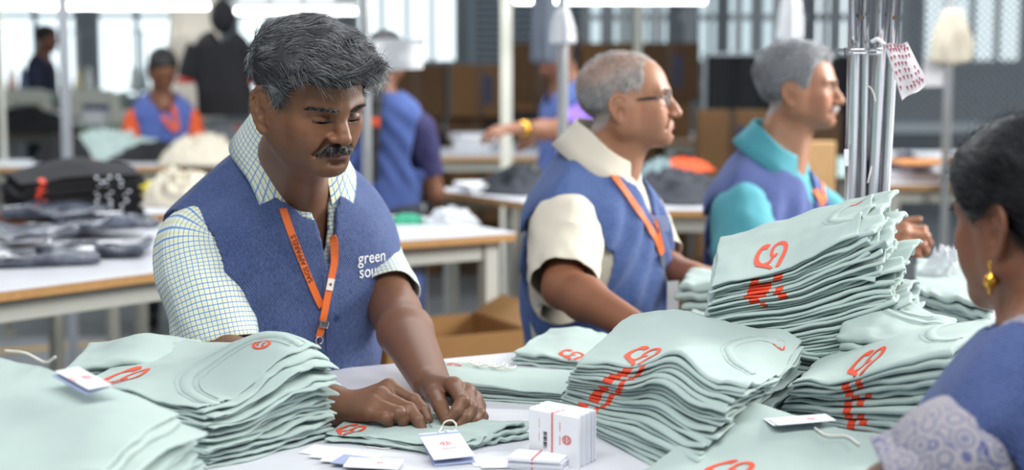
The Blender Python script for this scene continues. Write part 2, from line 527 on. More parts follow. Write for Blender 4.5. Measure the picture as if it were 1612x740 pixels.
def head_color(q, base, o):
    """q local coords -> rgb (linear) pigment of the skin"""
    base = np.array(lin(base)[:3]); c = np.tile(base, (len(q), 1))
    q = q.copy(); zs = o.get('zs', 1.0); m_ = q[:, 2] < .0225; q[m_, 2] = .0225 + (q[m_, 2] - .0225) / zs
    x, y, z = np.abs(q[:, 0]), q[:, 1], q[:, 2]
    face = y < .0
    lz = o.get('lipz', -.0715)
    lip = face & (y < -.086) & (np.abs(z - lz + .002) < .0105 * np.sqrt(np.clip(1 - (x / .0235) ** 2, 0, 1)))
    c[lip] = np.array(lin(o.get('lip', (120, 72, 66)))[:3])
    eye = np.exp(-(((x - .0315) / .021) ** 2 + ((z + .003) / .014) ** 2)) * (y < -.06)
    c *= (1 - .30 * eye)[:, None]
    ez = o.get('gaze', -.006) + 9 * (x - .0315) ** 2
    lash = face & (y < -.072) & (np.abs(z - ez) < o.get('eye', .002) * .6 + .0012) & (np.abs(x - .0315) < .0168)
    c[lash] = (.008, .006, .005)
    brow = face & (y < -.06) & brow_band(x, z, .0032)
    c[brow] = c[brow] * .3 + .7 * np.array(lin(o.get('brow', (28, 24, 22)))[:3])
    warm = np.exp(-(((x - .045) / .03) ** 2 + ((z + .03) / .025) ** 2)) * face
    c[:, 0] *= 1 + .14 * warm
    if o.get('stubble'):
        st = face & (z < -.05) | ((y < .0) & (z < -.045))
        c[st] *= (1 - o['stubble'])
    return c

# ---------------------------------------------------------------- hands
def hand_points(wrist, D, N, side, curls, spread=(6, 1, -4, -9), thumb=None, sc=1.0):
    """wrist position, direction to knuckles D, back-of-hand normal N, side vector towards the thumb.
    curls: 4 x (mcp, pip, dip) degrees. returns finger chains"""
    D = unit(D); N = unit(N - D * np.dot(N, D)); S_ = np.cross(D, N); S_ = S_ * (1 if np.dot(S_, side) > 0 else -1)
    offs = (.027, .008, -.011, -.028); pl = (.088, .092, .087, .079)
    segs = ((.043, .026, .021), (.047, .030, .022), (.043, .028, .021), (.034, .021, .018))
    out = []
    for i in range(4):
        k = wrist + sc * (D * pl[i] + S_ * offs[i] - N * (.004 * abs(i - 1.2)))
        a = 0; p = k; ch = [k]; sp = math.radians(spread[i])
        d0 = D * math.cos(sp) + S_ * math.sin(sp)
        for j in range(3):
            a += math.radians(curls[i][j]); d = d0 * math.cos(a) - N * math.sin(a)
            p = p + sc * segs[i][j] * d; ch.append(p)
        out.append(ch)
    th = thumb or ((.75, .55, -.35), (.35, .85, -.4), (.15, .9, -.4))
    p = wrist + sc * (D * .022 + S_ * .020 - N * .006); ch = [p]
    for L, t in zip((.044, .034, .026), th):
        p = p + sc * L * unit(S_ * t[0] + D * t[1] + N * t[2]); ch.append(p)
    out.append(ch)
    return out, (D, N, S_)

def build_hand(S, wrist, D, N, side, curls, spread=(6, 1, -4, -9), thumb=None, sc=1.0, fat=1.0):
    chains, (D, N, S_) = hand_points(wrist, D, N, side, curls, spread, thumb, sc)
    f = sc * fat
    for i in range(4):
        b = wrist + sc * (S_ * (.014, .005, -.005, -.013)[i] + D * .006)
        S.cone(b, chains[i][0], .0155 * f, .0118 * f, .012 * sc)
    S.cone(wrist + sc * (D * .03 - N * .004 + S_ * .005), wrist + sc * (D * .07 - N * .006 - S_ * .006), .017 * f, .015 * f, .012 * sc)
    rad = ((.0112, .0098, .0088, .0072), (.0115, .0102, .009, .0074), (.0108, .0095, .0086, .007), (.0098, .0084, .0076, .0064))
    for i in range(4):
        for j in range(3):
            S.cone(chains[i][j], chains[i][j + 1], rad[i][j] * f, rad[i][j + 1] * f, (.007 if j == 0 else .0025) * sc)
            S.ell(chains[i][j] + N * .0015, (rad[i][j] * 1.06 * f,) * 3, None, .004 * sc)   # knuckle
    t = chains[4]
    S.cone(t[0], t[1], .0165 * f, .0125 * f, .012 * sc); S.cone(t[1], t[2], .0122 * f, .0106 * f, .004 * sc); S.cone(t[2], t[3], .0108 * f, .0082 * f, .003 * sc)
    # nails
    nails = []
    for ch in chains:
        nails.append((ch[-1], unit(ch[-1] - ch[-2])))
    return chains, (D, N, S_)

def build_hand_joints(S, wrist, fingers, thumb, sc=1.0, N=None):
    """fingers: four chains of joints (knuckle, middle joint, tip); thumb: three joints"""
    out = []; rad = ((.0112, .0098, .0088, .0072), (.0115, .0102, .009, .0074), (.0108, .0095, .0086, .007), (.0098, .0084, .0076, .0064))
    ks = [np.asarray(c[0], float) for c in fingers]
    N = unit(N); side = unit(ks[0] - ks[3])
    for i, c in enumerate(fingers):
        k, p, t = [np.asarray(x, float) for x in c]
        dd = p + (t - p) * .56 + unit(unit(p - k) * .6 + N * .5) * np.linalg.norm(t - p) * .14
        out.append([k, p, dd, t])
        b = wrist + side * (.012, .004, -.004, -.012)[i] * sc
        S.cone(b, k, .0165 * sc, .0120 * sc, .012)
        if i < 3: S.cone(wrist + (k - wrist) * .45 - N * .004, (k + ks[i + 1]) / 2 - N * .004, .014 * sc, .0095 * sc, .010)
    # each finger is joined to the palm, and only creases against its neighbour
    for i, c in enumerate(out):
        for j in range(3):
            S.cone(c[j], c[j + 1], rad[i][j] * sc, rad[i][j + 1] * sc, .006 if j == 0 else .0016)
        S.ell(c[0] + N * .001, (rad[i][0] * 1.05 * sc,) * 3, None, .004); S.ell(c[1] + N * .0008, (rad[i][1] * 1.06 * sc,) * 3, None, .003)
    t = [np.asarray(x, float) for x in thumb]
    S.cone(wrist + (t[0] - wrist) * .5, t[0], .018 * sc, .0145 * sc, .012)
    S.cone(t[0], t[1], .0138 * sc, .0112 * sc, .005); S.cone(t[1], t[2], .0112 * sc, .0085 * sc, .0025)
    out.append([t[0], t[0], t[1], t[2]])
    return out, (unit(np.mean(ks, axis=0) - wrist), N, side)

# ---------------------------------------------------------------- hair
def strands(name, roots, dirs, nrm, length, rad, m, parent, nseg=5, lift=.25, wave=.004, wfreq=60, droop=0.0, seed=1, taper=1.0):
    rs = np.random.RandomState(seed); n = len(roots)
    L = length * (0.7 + .6 * rs.rand(n)) if np.isscalar(length) else length
    t = np.linspace(0, 1, nseg + 1)
    P_ = roots[:, None, :] + dirs[:, None, :] * (L[:, None] * t)[:, :, None] + nrm[:, None, :] * (L[:, None] * lift * (t * (1 - .75 * t)))[:, :, None]
    if droop: P_[:, :, 2] -= droop * (L[:, None] * t * t)
    for k in range(3):
        P_[:, :, k] += wave * t[None] * vnoise(P_ * wfreq + 17.3 * k)
    a = unit_rows(np.cross(dirs, nrm)); b = nrm
    r = rad * np.array([1, 1, .9, .75, .5, .12] if nseg == 5 else np.linspace(1, .12, nseg + 1)) ** taper
    ring = []
    for k in range(3):
        an = 2 * math.pi * k / 3
        ring.append(P_ + (math.cos(an) * a + math.sin(an) * b)[:, None, :] * r[None, :, None])
    v = np.stack(ring, 2).reshape(-1, 3)
    base = (np.arange(n) * (nseg + 1) * 3)[:, None, None]
    s = (np.arange(nseg) * 3)[None, :, None]
    k = np.arange(3)[None, None, :]; k2 = (k + 1) % 3
    f = np.stack([base + s + k, base + s + k2, base + s + 3 + k2, base + s + 3 + k], -1).reshape(-1, 4)
    return mesh_obj(name, v, f, m, parent)

def unit_rows(a): return a / (np.linalg.norm(a, axis=1, keepdims=True) + 1e-9)

def hair_field(H, hl, thick, S, extra=None, k=.004, rough=.0015):
    """cap of hair over the skull, cut along a hairline hl: list of (azimuth, z)"""
    az = np.array([a for a, _ in hl]); zz = np.array([z for _, z in hl])
    sc = H.sc; E_ = [((0, .012, .036), (.0755, .098, .080)), ((0, -.028, .018), (.0655, .066, .074))]
    def fn(p):
        q = ((p - H.o) @ H.R) / sc
        d = None
        tk = thick(q) if callable(thick) else thick
        for c, r in E_:
            r = np.array(r); e = q - np.array(c)
            k0 = np.sqrt(((e / r) ** 2).sum(-1)); k1 = np.sqrt(((e / (r * r)) ** 2).sum(-1)) + 1e-6
            x = k0 * (k0 - 1) / k1
            d = x if d is None else np.minimum(d, x) - np.maximum(.03 - np.abs(d - x), 0) ** 2 / .03 * .25
        a = np.arctan2(np.abs(q[..., 0]), -(q[..., 1] - .005))
        h = np.interp(a, az, zz)
        cut = (h - q[..., 2]) * .8
        tk = tk * sstep(-.004, .03, q[..., 2] - h)
        d = d - tk
        nb_ = (np.abs(d) < .012) & (cut < .01)
        d[nb_] += rough * vnoise(q[nb_] * np.array([70, 70, 70.]))
        return np.maximum(d, cut) * sc
    lo = H.o - .17 * sc; hi = H.o + .19 * sc
    S.band(lo, hi, fn)
    if extra: extra(S)

# ---------------------------------------------------------------- torso clothing
class Torso:
    def __init__(s, o, yaw, lean, w=1.0, prof=None, top=.50, slope=.34, roll=0, neck=(0, .03), depth=1.0, fd=.62):
        s.fd = fd
        s.F = Frame(o, yaw, lean, roll); s.w = w; s.top = top; s.slope = slope
        z  = [-.30, -.10, .00, .10, .20, .30, .38, .45, .55]
        p = prof or {}
        s.z = z
        s.W = np.array(p.get('w', [.185, .180, .172, .172, .180, .190, .192, .185, .17])) * w
        s.Df = np.array(p.get('f', [.135, .138, .138, .136, .132, .125, .112, .09, .07])) * w * depth
        s.Db = np.array(p.get('b', [.115, .112, .108, .110, .116, .120, .115, .10, .08])) * w * depth
        s.neck = neck
    def field(s, q, off=0.0):
        x, y, z = q[..., 0], q[..., 1], q[..., 2]
        W = np.interp(z, s.z, s.W) + off
        D = np.where(y < 0, np.interp(z, s.z, s.Df), np.interp(z, s.z, s.Db)) + off
        ex = 2.35
        k = (np.abs(x / W) ** ex + np.abs(y / D) ** ex) ** (1 / ex)
        d1 = (k - 1) * np.minimum(W, D) * .95
        # shoulder slope, dropping towards front and back as well
        d2 = (z - (s.top + off - s.slope * np.sqrt(x * x + .0004) - s.fd * np.sqrt(np.maximum(-(y - .02), 0) ** 2 + .0004) - .35 * np.maximum(y - .02, 0))) * .78
        kk = .05
        return np.maximum(d1, d2) + np.maximum(kk - np.abs(d1 - d2), 0) ** 2 / kk * .25

def garment(T, h, off, thick, zlo, arm=None, neck=None, vcut=None, wr=None, name='vest', m=None, parent=None, uvmode=None, iters=2, bump=None):
    """shell of cloth around a torso. arm: (x0, zc, ry, rz); neck: (rx, ry, yc); vcut: (z_bottom, slope)"""
    F_ = T.F
    R = .36
    lo = np.minimum.reduce([F_.w(a, b, c) for a in (-.3, .3) for b in (-.26, .26) for c in (zlo - .03, T.top + .06)])
    hi = np.maximum.reduce([F_.w(a, b, c) for a in (-.3, .3) for b in (-.26, .26) for c in (zlo - .03, T.top + .06)])
    S = SDF(lo, hi, h)
    def fn(p):
        q = F_.loc(p); d = T.field(q, off)
        x, y, z = q[..., 0], q[..., 1], q[..., 2]
        if bump: d = np.minimum(d, bump(q))
        if wr is not None:
            nb_ = np.abs(d + thick / 2) < .03
            d[nb_] += wr(q[nb_])
        sh = np.maximum(d, -(d + thick))
        sh = np.maximum(sh, zlo - z)
        if arm:
            x0, zc, ry, rz = arm
            e = (np.sqrt((((y - .0) / ry) ** 2 + ((z - zc) / rz) ** 2)) - 1) * min(ry, rz)
            xs = np.where(x > 0, x0[1], x0[0]) if isinstance(x0, tuple) else x0
            c = np.maximum(e, xs - np.abs(x) + .15 * np.clip(z - zc, -.1, .2))
            sh = np.maximum(sh, -c)
        if neck:
            rx, ry, yc = neck
            e = (np.sqrt((x / rx) ** 2 + ((y - yc) / ry) ** 2) - 1) * min(rx, ry)
            sh = np.maximum(sh, -np.maximum(e, (T.top - .16) - z))
        if vcut:
            zb, sl = vcut[:2]; x0 = vcut[2] if len(vcut) > 2 else 0.0
            c = np.maximum((np.abs(x - x0) - (z - zb) * sl) * .9, y + .01)
            sh = np.maximum(sh, -c)
        return sh
    S.band(lo, hi, fn)
    v, f = S.mesh(); v = smooth_mesh(v, f, iters)
    uv = None
    if uvmode == 'planar':
        q = F_.loc(v); uv = np.stack([q[:, 0] + .3 * q[:, 1], q[:, 2] + .4 * q[:, 1]], 1)
    o = mesh_obj(name, v, f, m, parent, uv=uv)
    return o, v, f

def sleeve(name, pts, rs, m, parent, flat=None, wr=.004, seed=0, nu=40, nv=48, hem=.02, twist=0.0, wfreq=(1, 1)):
    """cloth tube along pts with radii rs; turned in at the hem"""
    p = spline(pts, nu); r = np.interp(np.linspace(0, 1, nu), np.linspace(0, 1, len(rs)), rs)
    dist = np.concatenate([[0], np.cumsum(np.linalg.norm(np.diff(p, axis=0), axis=1))])
    up = None; rows = []; uvs = []
    a = np.arange(nv + 1) * 2 * math.pi / nv
    def row(i, r_, sh=0.0, wob=1.0):
        nonlocal up
        d = unit(p[min(i + 1, nu - 1)] - p[max(i - 1, 0)])
        if up is None: up = unit(np.cross(d, V(0, 1, 0)))
        u = unit(up - d * np.dot(up, d)); up = u; w = np.cross(d, u)
        rad = r_ * np.ones(nv + 1)
        ph = np.stack([np.cos(a) * 1.6 * wfreq[0], np.sin(a) * 1.6 * wfreq[0], np.full(nv + 1, dist[i] * 14 * wfreq[1] + seed * 3.7)], 1)
        rad = rad + wob * wr * (vnoise(ph) + .5 * vnoise(ph * 2.3 + 5))
        q = p[i] + d * sh + rad[:, None] * (np.cos(a)[:, None] * u + np.sin(a)[:, None] * w)
        if flat is not None:
            n, g = flat; n = unit(n); e = (q - p[i]) @ n; q = q - (e * (1 - g))[:, None] * n
        return q
    for i in range(nu):
        rows.append(row(i, r[i])); uvs.append(np.stack([a * float(np.mean(rs)), np.full(nv + 1, dist[i])], 1))
    for j, (dr, sh) in enumerate(((-.0012, .0012), (-.0026, .0), (-.003, -hem * .5), (-.004, -hem))):
        u_save = up; rows.append(row(nu - 1, r[-1] + dr, sh)); uvs.append(np.stack([a * float(np.mean(rs)), np.full(nv + 1, dist[-1] - sh)], 1))
    v = np.concatenate(rows); f = grid_faces(len(rows), nv + 1)
    return mesh_obj(name, v, f, m, parent, uv=np.concatenate(uvs)), v, f

def collar(name, F_, m, parent, rx=.062, ry=.066, z0=.0, back=.040, fall=.048, point=.045, drop=.045, open_=.45, flare=.020, yc=.0, n=70, thick=.002, asym=0.0, gap=0.0):
    """shirt collar: stand, fold and falling leaf, open at the front. F_: frame at the neck base"""
    al = np.linspace(-math.pi + open_, math.pi - open_, n)
    rows = []; prof = []
    fr = (np.abs(al) / math.pi)                       # 0 back .. 1 front
    fz = z0 - drop * sstep(.25, 1.0, fr)
    pt = point * sstep(.62, 1.0 - open_ / math.pi, fr) ** 1.6
    for (dr, dz) in ((.000, -.012), (.001, .0), (-.001, back * .6), (.001, back), (.005, back + .004), (.009, back - .001), (.013, back - .010),
                     (.013 + flare * .45, back - fall * .55), (.013 + flare, back - fall), (.011 + flare, back - fall - .0015), (.010, back - fall * .5), (.006, back - .006)):
        leaf = dr > .008 or dr == .006
        r = 1.0
        k = np.clip((back - dz) / fall, 0, 1) if leaf else 0
        zz = fz + dz - (pt * k if leaf else 0)
        X = (rx + dr + (gap * k * sstep(.5, .9, fr) if leaf else 0)) * np.sin(al); Y = yc + (ry + dr) * np.cos(al) - (.012 * k * sstep(.6, 1, fr) if leaf else 0)
        wob = .0015 * np.sin(al * 5 + dz * 60)
        rows.append(np.stack([X, Y, zz + wob], 1))
    L = np.stack(rows); v = (L.reshape(-1, 3)) @ F_.R.T + F_.o
    arc = al * rx
    dd = np.concatenate([[0], np.cumsum(np.linalg.norm(np.diff(L[:, n // 2], axis=0), axis=1))])
    uv = np.stack([np.tile(arc, len(rows)), np.repeat(dd, n)], 1)
    f = grid_faces(len(rows), n)
    return mesh_obj(name, v, f, m, parent, uv=uv), v, f

# ---------------------------------------------------------------- things laid on a surface
CAMP = V(0, 0, CAMH)
def hit_px(bvh, px, py):
    r = bvh.ray_cast(Vector(CAMP), Vector(unit(ray(px, py))))
    return (None, None) if r[0] is None else (np.array(r[0]), np.array(r[1]))
def px_ribbon(name, bvh, pts, width, m, parent, lift=.003, n=40, thick=.0012, side=None):
    """band lying on a surface; the path is given as picture positions, the band itself is real geometry on the cloth"""
    px = spline(pts, n); c = []; nr = []
    for a, b in px:
        h, nn = hit_px(bvh, a, b)
        if h is None: c.append(None); nr.append(None); continue
        if np.dot(nn, unit(h - CAMP)) > 0: nn = -nn
        c.append(h); nr.append(nn)
    last = next(i for i in range(n) if c[i] is not None)
    ok = [i for i in range(n) if c[i] is not None]
    c = np.array([c[i] for i in ok]); nr = np.array([nr[i] for i in ok])
    for _ in range(4):
        c[1:-1] = (c[:-2] + 2 * c[1:-1] + c[2:]) / 4; nr[1:-1] = (nr[:-2] + 2 * nr[1:-1] + nr[2:]) / 4
    return ribbon(name, c + lift * nr, nr, width, m, parent, thick)
def ribbon(name, c, nr, width, m, parent, thick=.0012):
    c = np.asarray(c, float); n = len(c); w = np.broadcast_to(np.asarray(width, float), (n,))
    nr = np.broadcast_to(np.asarray(nr, float), c.shape)
    d = np.gradient(c, axis=0); s = unit_rows(np.cross(d, nr)); nn = unit_rows(np.cross(s, d))
    nn = np.where((nn * nr).sum(1, keepdims=True) < 0, -nn, nn)
    rows = [c - s * w[:, None] / 2, c + s * w[:, None] / 2, c + s * w[:, None] / 2 - nn * thick, c - s * w[:, None] / 2 - nn * thick]
    v = np.stack(rows, 1).reshape(-1, 3)
    f = [(i * 4 + j, i * 4 + (j + 1) % 4, (i + 1) * 4 + (j + 1) % 4, (i + 1) * 4 + j) for i in range(n - 1) for j in range(4)]
    f += [(3, 2, 1, 0), tuple((n - 1) * 4 + j for j in range(4))]
    o = mesh_obj(name, v, f, m, parent, smooth=False)
    return o, c, s, nn

def text_verts(txt, size, bold=False, res=3):
    cu = bpy.data.curves.new('t', 'FONT'); cu.body = txt; cu.size = size; cu.resolution_u = res
    cu.offset = size * .018 if bold else 0
    ob = bpy.data.objects.new('t', cu); COL.objects.link(ob)
    dg = bpy.context.evaluated_depsgraph_get()
    me = bpy.data.meshes.new_from_object(ob.evaluated_get(dg))
    v = np.array([x.co[:] for x in me.vertices]); f = [tuple(p.vertices) for p in me.polygons]
    bpy.data.objects.remove(ob); bpy.data.curves.remove(cu); bpy.data.meshes.remove(me)
    return v, f

def disc(name, c, n, r, h, m, parent, seg=16):
    b = MB(); n = unit(n); b.tube([c - n * h * .2, c + n * h * .8, c + n * h], [r, r, r * .8], seg); return b.obj(name, m, parent, smooth=False)
def card(root, c, w, h, n=V(.5, -.86, 0), m=None, name='badge', t=.002):
    n = unit(n); s = unit(np.cross(n, V(0, 0, 1))); s = s if s[0] > 0 else -s
    M = np.eye(4); M[:3, 0] = s; M[:3, 1] = n; M[:3, 2] = V(0, 0, 1); M[:3, 3] = c
    return MB().box((-w / 2, -t / 2, -h / 2), (w / 2, t / 2, h / 2), .0005, M).obj(name, m or mat('badge_white', (226, 228, 230), .4), root)
BLACKPL = mat('black_plastic', (22, 22, 26), .35)
# ================================================================ packing table and the folded shirts on it
ZT = .97
TA_YAW = math.radians(27); TA_E = V(-.30, 2.70)      # far edge of the packing table passes here, turned 27 degrees
TOPWHITE = mat('laminate_white', (206, 208, 216), .35, vary=.03, bump=.05, bscale=40)
PLYEDGE = mat('plywood_edge', (176, 132, 78), .6, vary=.25, scale=60)
GREYLEG = mat('table_leg_grey', (178, 180, 172), .5, vary=.05)

def table(name, c, yaw, lx, ly, z, label, legs=True, thick=.028, rail=True, group=None, shelf=None, leg=.038, topm=None):
    """work table: laminated top with a bare ply edge, square steel legs and rails. c: centre of the top (x, y)"""
    t = thing(name, (c[0], c[1], 0), label, 'table', group)
    M = np.eye(4); M[:3, :3] = rotz(yaw); M[:3, 3] = (c[0], c[1], 0)
    MB().box((-lx / 2, -ly / 2, z - .004), (lx / 2, ly / 2, z), .0015, M).obj('table_top', topm or TOPWHITE, t)
    MB().box((-lx / 2 + .001, -ly / 2 + .001, z - thick), (lx / 2 - .001, ly / 2 - .001, z - .004), .002, M).obj('table_edge', PLYEDGE, t)
    for sx in (-1, 1):
        for sy in (-1, 1):
            x, y = sx * (lx / 2 - .07), sy * (ly / 2 - .06)
            MB().box((x - leg / 2, y - leg / 2, 0), (x + leg / 2, y + leg / 2, z - thick), .004, M).obj('leg', GREYLEG, t)
    if rail:
        for sy in (-1, 1):
            MB().box((-lx / 2 + .07, sy * (ly / 2 - .06) - .015, z - thick - .06), (lx / 2 - .07, sy * (ly / 2 - .06) + .015, z - thick - .002), .003, M).obj('rail', GREYLEG, t)
    if shelf:
        MB().box((-lx / 2 + .06, -ly / 2 + .05, shelf), (lx / 2 - .06, ly / 2 - .05, shelf + .02), .003, M).obj('lower_shelf', GREYLEG, t)
    return t

_d = V(math.cos(TA_YAW), math.sin(TA_YAW)); _n = V(math.sin(TA_YAW), -math.cos(TA_YAW))
table("packing_table", TA_E + _d * .65 + _n * .565, TA_YAW, 3.6, 1.13, ZT, 'large white packing table covered with mint shirt stacks', leg=.04)

def mint_mat(name, rgb):
    t = NT(name); c = lin(rgb)
    n = t.noise(5, 3); lo = tuple(x * .93 for x in c[:3]) + (1,); hi = tuple(min(1, x * 1.05) for x in c[:3]) + (1,)
    t.color(t.mix(n, lo, hi)); t.set(Roughness=.95); t.b.inputs['Specular IOR Level'].default_value = .06
    t.b.inputs['Sheen Weight'].default_value = .15
    t.bump(t.math('ADD', t.math('MULTIPLY', t.noise(1100, 2), .8), t.math('MULTIPLY', t.noise(30, 5, .6), 1.6)), .20, .0028)
    return t.m
MINT = mint_mat('mint_jersey', (166, 184, 180))
RED = mat('red_print', (222, 74, 44), .7, vary=.08, bump=.1, bscale=300)
PALE_PRINT = mat('white_print', (232, 238, 240), .7)
ORD = ['top', 'second', 'third', 'fourth', 'fifth', 'sixth', 'seventh', 'eighth', 'ninth', 'tenth', 'eleventh', 'twelfth', 'thirteenth', 'fourteenth',
       'fifteenth', 'sixteenth', 'seventeenth', 'eighteenth', 'nineteenth', 'twentieth', 'twenty-first', 'twenty-second', 'twenty-third', 'twenty-fourth', 'twenty-fifth']

def edge_samples(n, L, r):
    e = np.array([0, .12, .4, .8, 1.3]) * r / L
    mid = np.linspace(e[-1], 1 - e[-1], n + 2)[1:-1]
    return np.concatenate([e, mid, 1 - e[::-1]])

class Stack:
    def __init__(s, top, bot=None, bumps=(), seed=0, z0=ZT, wav=.004):
        s.T = [np.asarray(p, float) for p in top]; s.z0 = z0
        if bot is None: bot = s.T
        s.B = [np.array([p[0], p[1], z0]) for p in bot]
        s.bumps = bumps; s.seed = seed; s.wav = wav
        s.lu = np.linalg.norm(s.T[1] - s.T[0]); s.lv = np.linalg.norm(s.T[3] - s.T[0])
    def pos(s, u, v, t):
        u = np.asarray(u, float); v = np.asarray(v, float)
        uu, vv = u[..., None], v[..., None]
        def bil(c): return c[0] * (1 - uu) * (1 - vv) + c[1] * uu * (1 - vv) + c[2] * uu * vv + c[3] * (1 - uu) * vv
        b = bil(s.B); p = b * (1 - t) + bil(s.T) * t
        for (cu, cv, dz, su, sv) in s.bumps:
            p[..., 2] += dz * t ** 1.3 * np.exp(-((u - cu) / su) ** 2 - ((v - cv) / sv) ** 2)
        q = np.stack([u * s.lu * 13, v * s.lv * 13, np.full_like(u, t * 1.2 + s.seed * 7.7)], -1)
        p[..., 2] += s.wav * t * vnoise(q) + .0022 * t * np.abs(vnoise(q * 2.6 + 31)) ** .7
        return p
    def ply(s, t0, t1, k, jit=.005, rum=(0, 0, 0, 0), nu=22, nv=16, wob=.18, ucuts=()):
        """one folded layer between heights t0..t1. rum: rumpling of edges u0,u1,v0,v1"""
        rs = np.random.RandomState(s.seed * 131 + k * 7 + 3)
        th = np.linalg.norm(s.pos(np.array(.5), np.array(.5), t1) - s.pos(np.array(.5), np.array(.5), t0))
        U = edge_samples(nu, s.lu, th * .7); W = edge_samples(nv, s.lv, th * .7)
        if ucuts: U = np.unique(np.concatenate([U, ucuts]))
        u, v = np.meshgrid(U, W, indexing='ij')
        eu = np.minimum(u, 1 - u) * s.lu; ev = np.minimum(v, 1 - v) * s.lv
        e = np.minimum(eu, ev); r = th * .7
        hh = np.sqrt(np.clip(1 - (1 - np.clip(e / r, 0, 1)) ** 2, 0, 1))
        # ragged, slightly shifted edges
        ju, jv = rs.randn(2) * jit
        z = np.full_like(u, k * 3.3 + s.seed)
        w1 = vnoise(np.stack([v * 4, u * 2, z], -1)); w2 = vnoise(np.stack([u * 4, v * 2, z + 40], -1))
        du = ju + jit * w1; dv = jv + jit * w2
        zr = np.zeros_like(u)
        for side, a in enumerate(rum):
            if not a: continue
            ed = (u, 1 - u, v, 1 - v)[side]; L = (s.lu, s.lu, s.lv, s.lv)[side]; al = (v, v, u, u)[side]
            wgt = np.exp(-(ed * L / .05) ** 1.5)
            n1 = vnoise(np.stack([al * 7, ed * 6, z * 1.7 + 9], -1)); n2 = vnoise(np.stack([al * 15, ed * 9, z * 2.1 + 21], -1))
            zr += wgt * a * (.7 * n1 + .7 * n2)
            sh = wgt * a * 1.0 * (vnoise(np.stack([al * 5, ed * 0, z + 70], -1)) + rs.randn() * .7)
            if side < 2: du = du + sh * (1 if side else -1)
            else: dv = dv + sh * (1 if side == 3 else -1)
        u2 = u + du / s.lu; v2 = v + dv / s.lv
        a = s.pos(u2, v2, t0); b = s.pos(u2, v2, t1)
        mid = (a + b) / 2; half = (b - a) / 2
        zz = (wob * th * np.exp(-(e / .03)) * vnoise(np.stack([u * 9, v * 9, z + 3], -1)) + zr)[..., None] * V(0, 0, 1)
        top = mid + half * hh[..., None] + zz; low = mid - half * hh[..., None] + zz
        n1, n2 = u.shape; f1 = grid_faces(n1, n2); N = n1 * n2
        verts = np.concatenate([top.reshape(-1, 3), low.reshape(-1, 3)])
        # weld the rim: bottom rim points use the top's
        rim = np.zeros((n1, n2), bool); rim[0] = rim[-1] = True; rim[:, 0] = rim[:, -1] = True
        idx = np.arange(N).reshape(n1, n2); lowi = np.where(rim, idx, idx + N).ravel()
        f2 = lowi[f1][:, ::-1]
        uc = u[:-1, :-1] / 2 + u[1:, 1:] / 2; vc = v[:-1, :-1]
        return verts, np.concatenate([f1, f2]), np.concatenate([uc.ravel()] * 2), np.concatenate([vc.ravel()] * 2)

GLYPH = [
    ([(.46, .93), (.34, 1.0), (.18, .92), (.08, .66), (.10, .38), (.28, .20), (.50, .04), (.60, -.10)], [.20, .22, .13, .14, .20, .16, .13, .12]),
    ([(.34, .22), (.50, .26), (.60, .40)], [.12, .12, .10]),
    ([(.74, .52), (.64, .44), (.56, .58), (.62, .84), (.80, .95), (.98, .82), (1.02, .52), (.88, .20), (.78, -.10)], [.09, .11, .11, .11, .12, .13, .14, .15, .14]),
]
def glyph_strokes(o, ux, uy, glyph=GLYPH, n=18):
    out = []
    for pts, w in glyph:
        p = spline(np.array(pts), n); wd = np.interp(np.linspace(0, 1, n), np.linspace(0, 1, len(w)), w)
        d = np.gradient(p, axis=0); d /= np.linalg.norm(d, axis=1, keepdims=True) + 1e-9; s = np.stack([-d[:, 1], d[:, 0]], 1)
        a = p + s * wd[:, None] / 2; b = p - s * wd[:, None] / 2
        out.append((np.array(o) + a[:, :1] * np.array(ux) + a[:, 1:] * np.array(uy), np.array(o) + b[:, :1] * np.array(ux) + b[:, 1:] * np.array(uy)))
    return out

def lay(bvh, S, uv, lift=.0010):
    p = S.pos(uv[:, 0], uv[:, 1], 1.0); out = []
    for x in p:
        r = bvh.ray_cast(Vector((x[0], x[1], x[2] + .12)), Vector((0, 0, -1)))
        out.append(np.array(r[0]) + np.array(r[1]) * lift if r[0] is not None else x + V(0, 0, lift))
    return np.array(out)
def lay_band(name, bvh, S, a, b, m, parent, lift=.0010):
    n = len(a); k = 3
    rows = [lay(bvh, S, a * (1 - t) + b * t, lift) for t in np.linspace(0, 1, k)]
    v = np.stack(rows, 1).reshape(-1, 3)
    return mesh_obj(name, v, grid_faces(n, k), m, parent)
def lay_glyph(bvh, S, o, ux, uy, parent, m=None, name='print'):
    vs, fs, n = [], [], 0
    for a, b in glyph_strokes(o, ux, uy):
        rows = [lay(bvh, S, a * (1 - t) + b * t, .0011) for t in np.linspace(0, 1, 4)]
        v = np.stack(rows, 1).reshape(-1, 3); vs.append(v); fs.append(grid_faces(len(a), 4) + n); n += len(v)
    return mesh_obj(name, np.concatenate(vs), np.concatenate(fs), m or RED, parent)
def ellipse_uv(c, ru, rv, a0, a1, n, S): 
    t = np.radians(np.linspace(a0, a1, n)); return np.stack([c[0] + ru * np.cos(t) / S.lu, c[1] + rv * np.sin(t) / S.lv], 1)
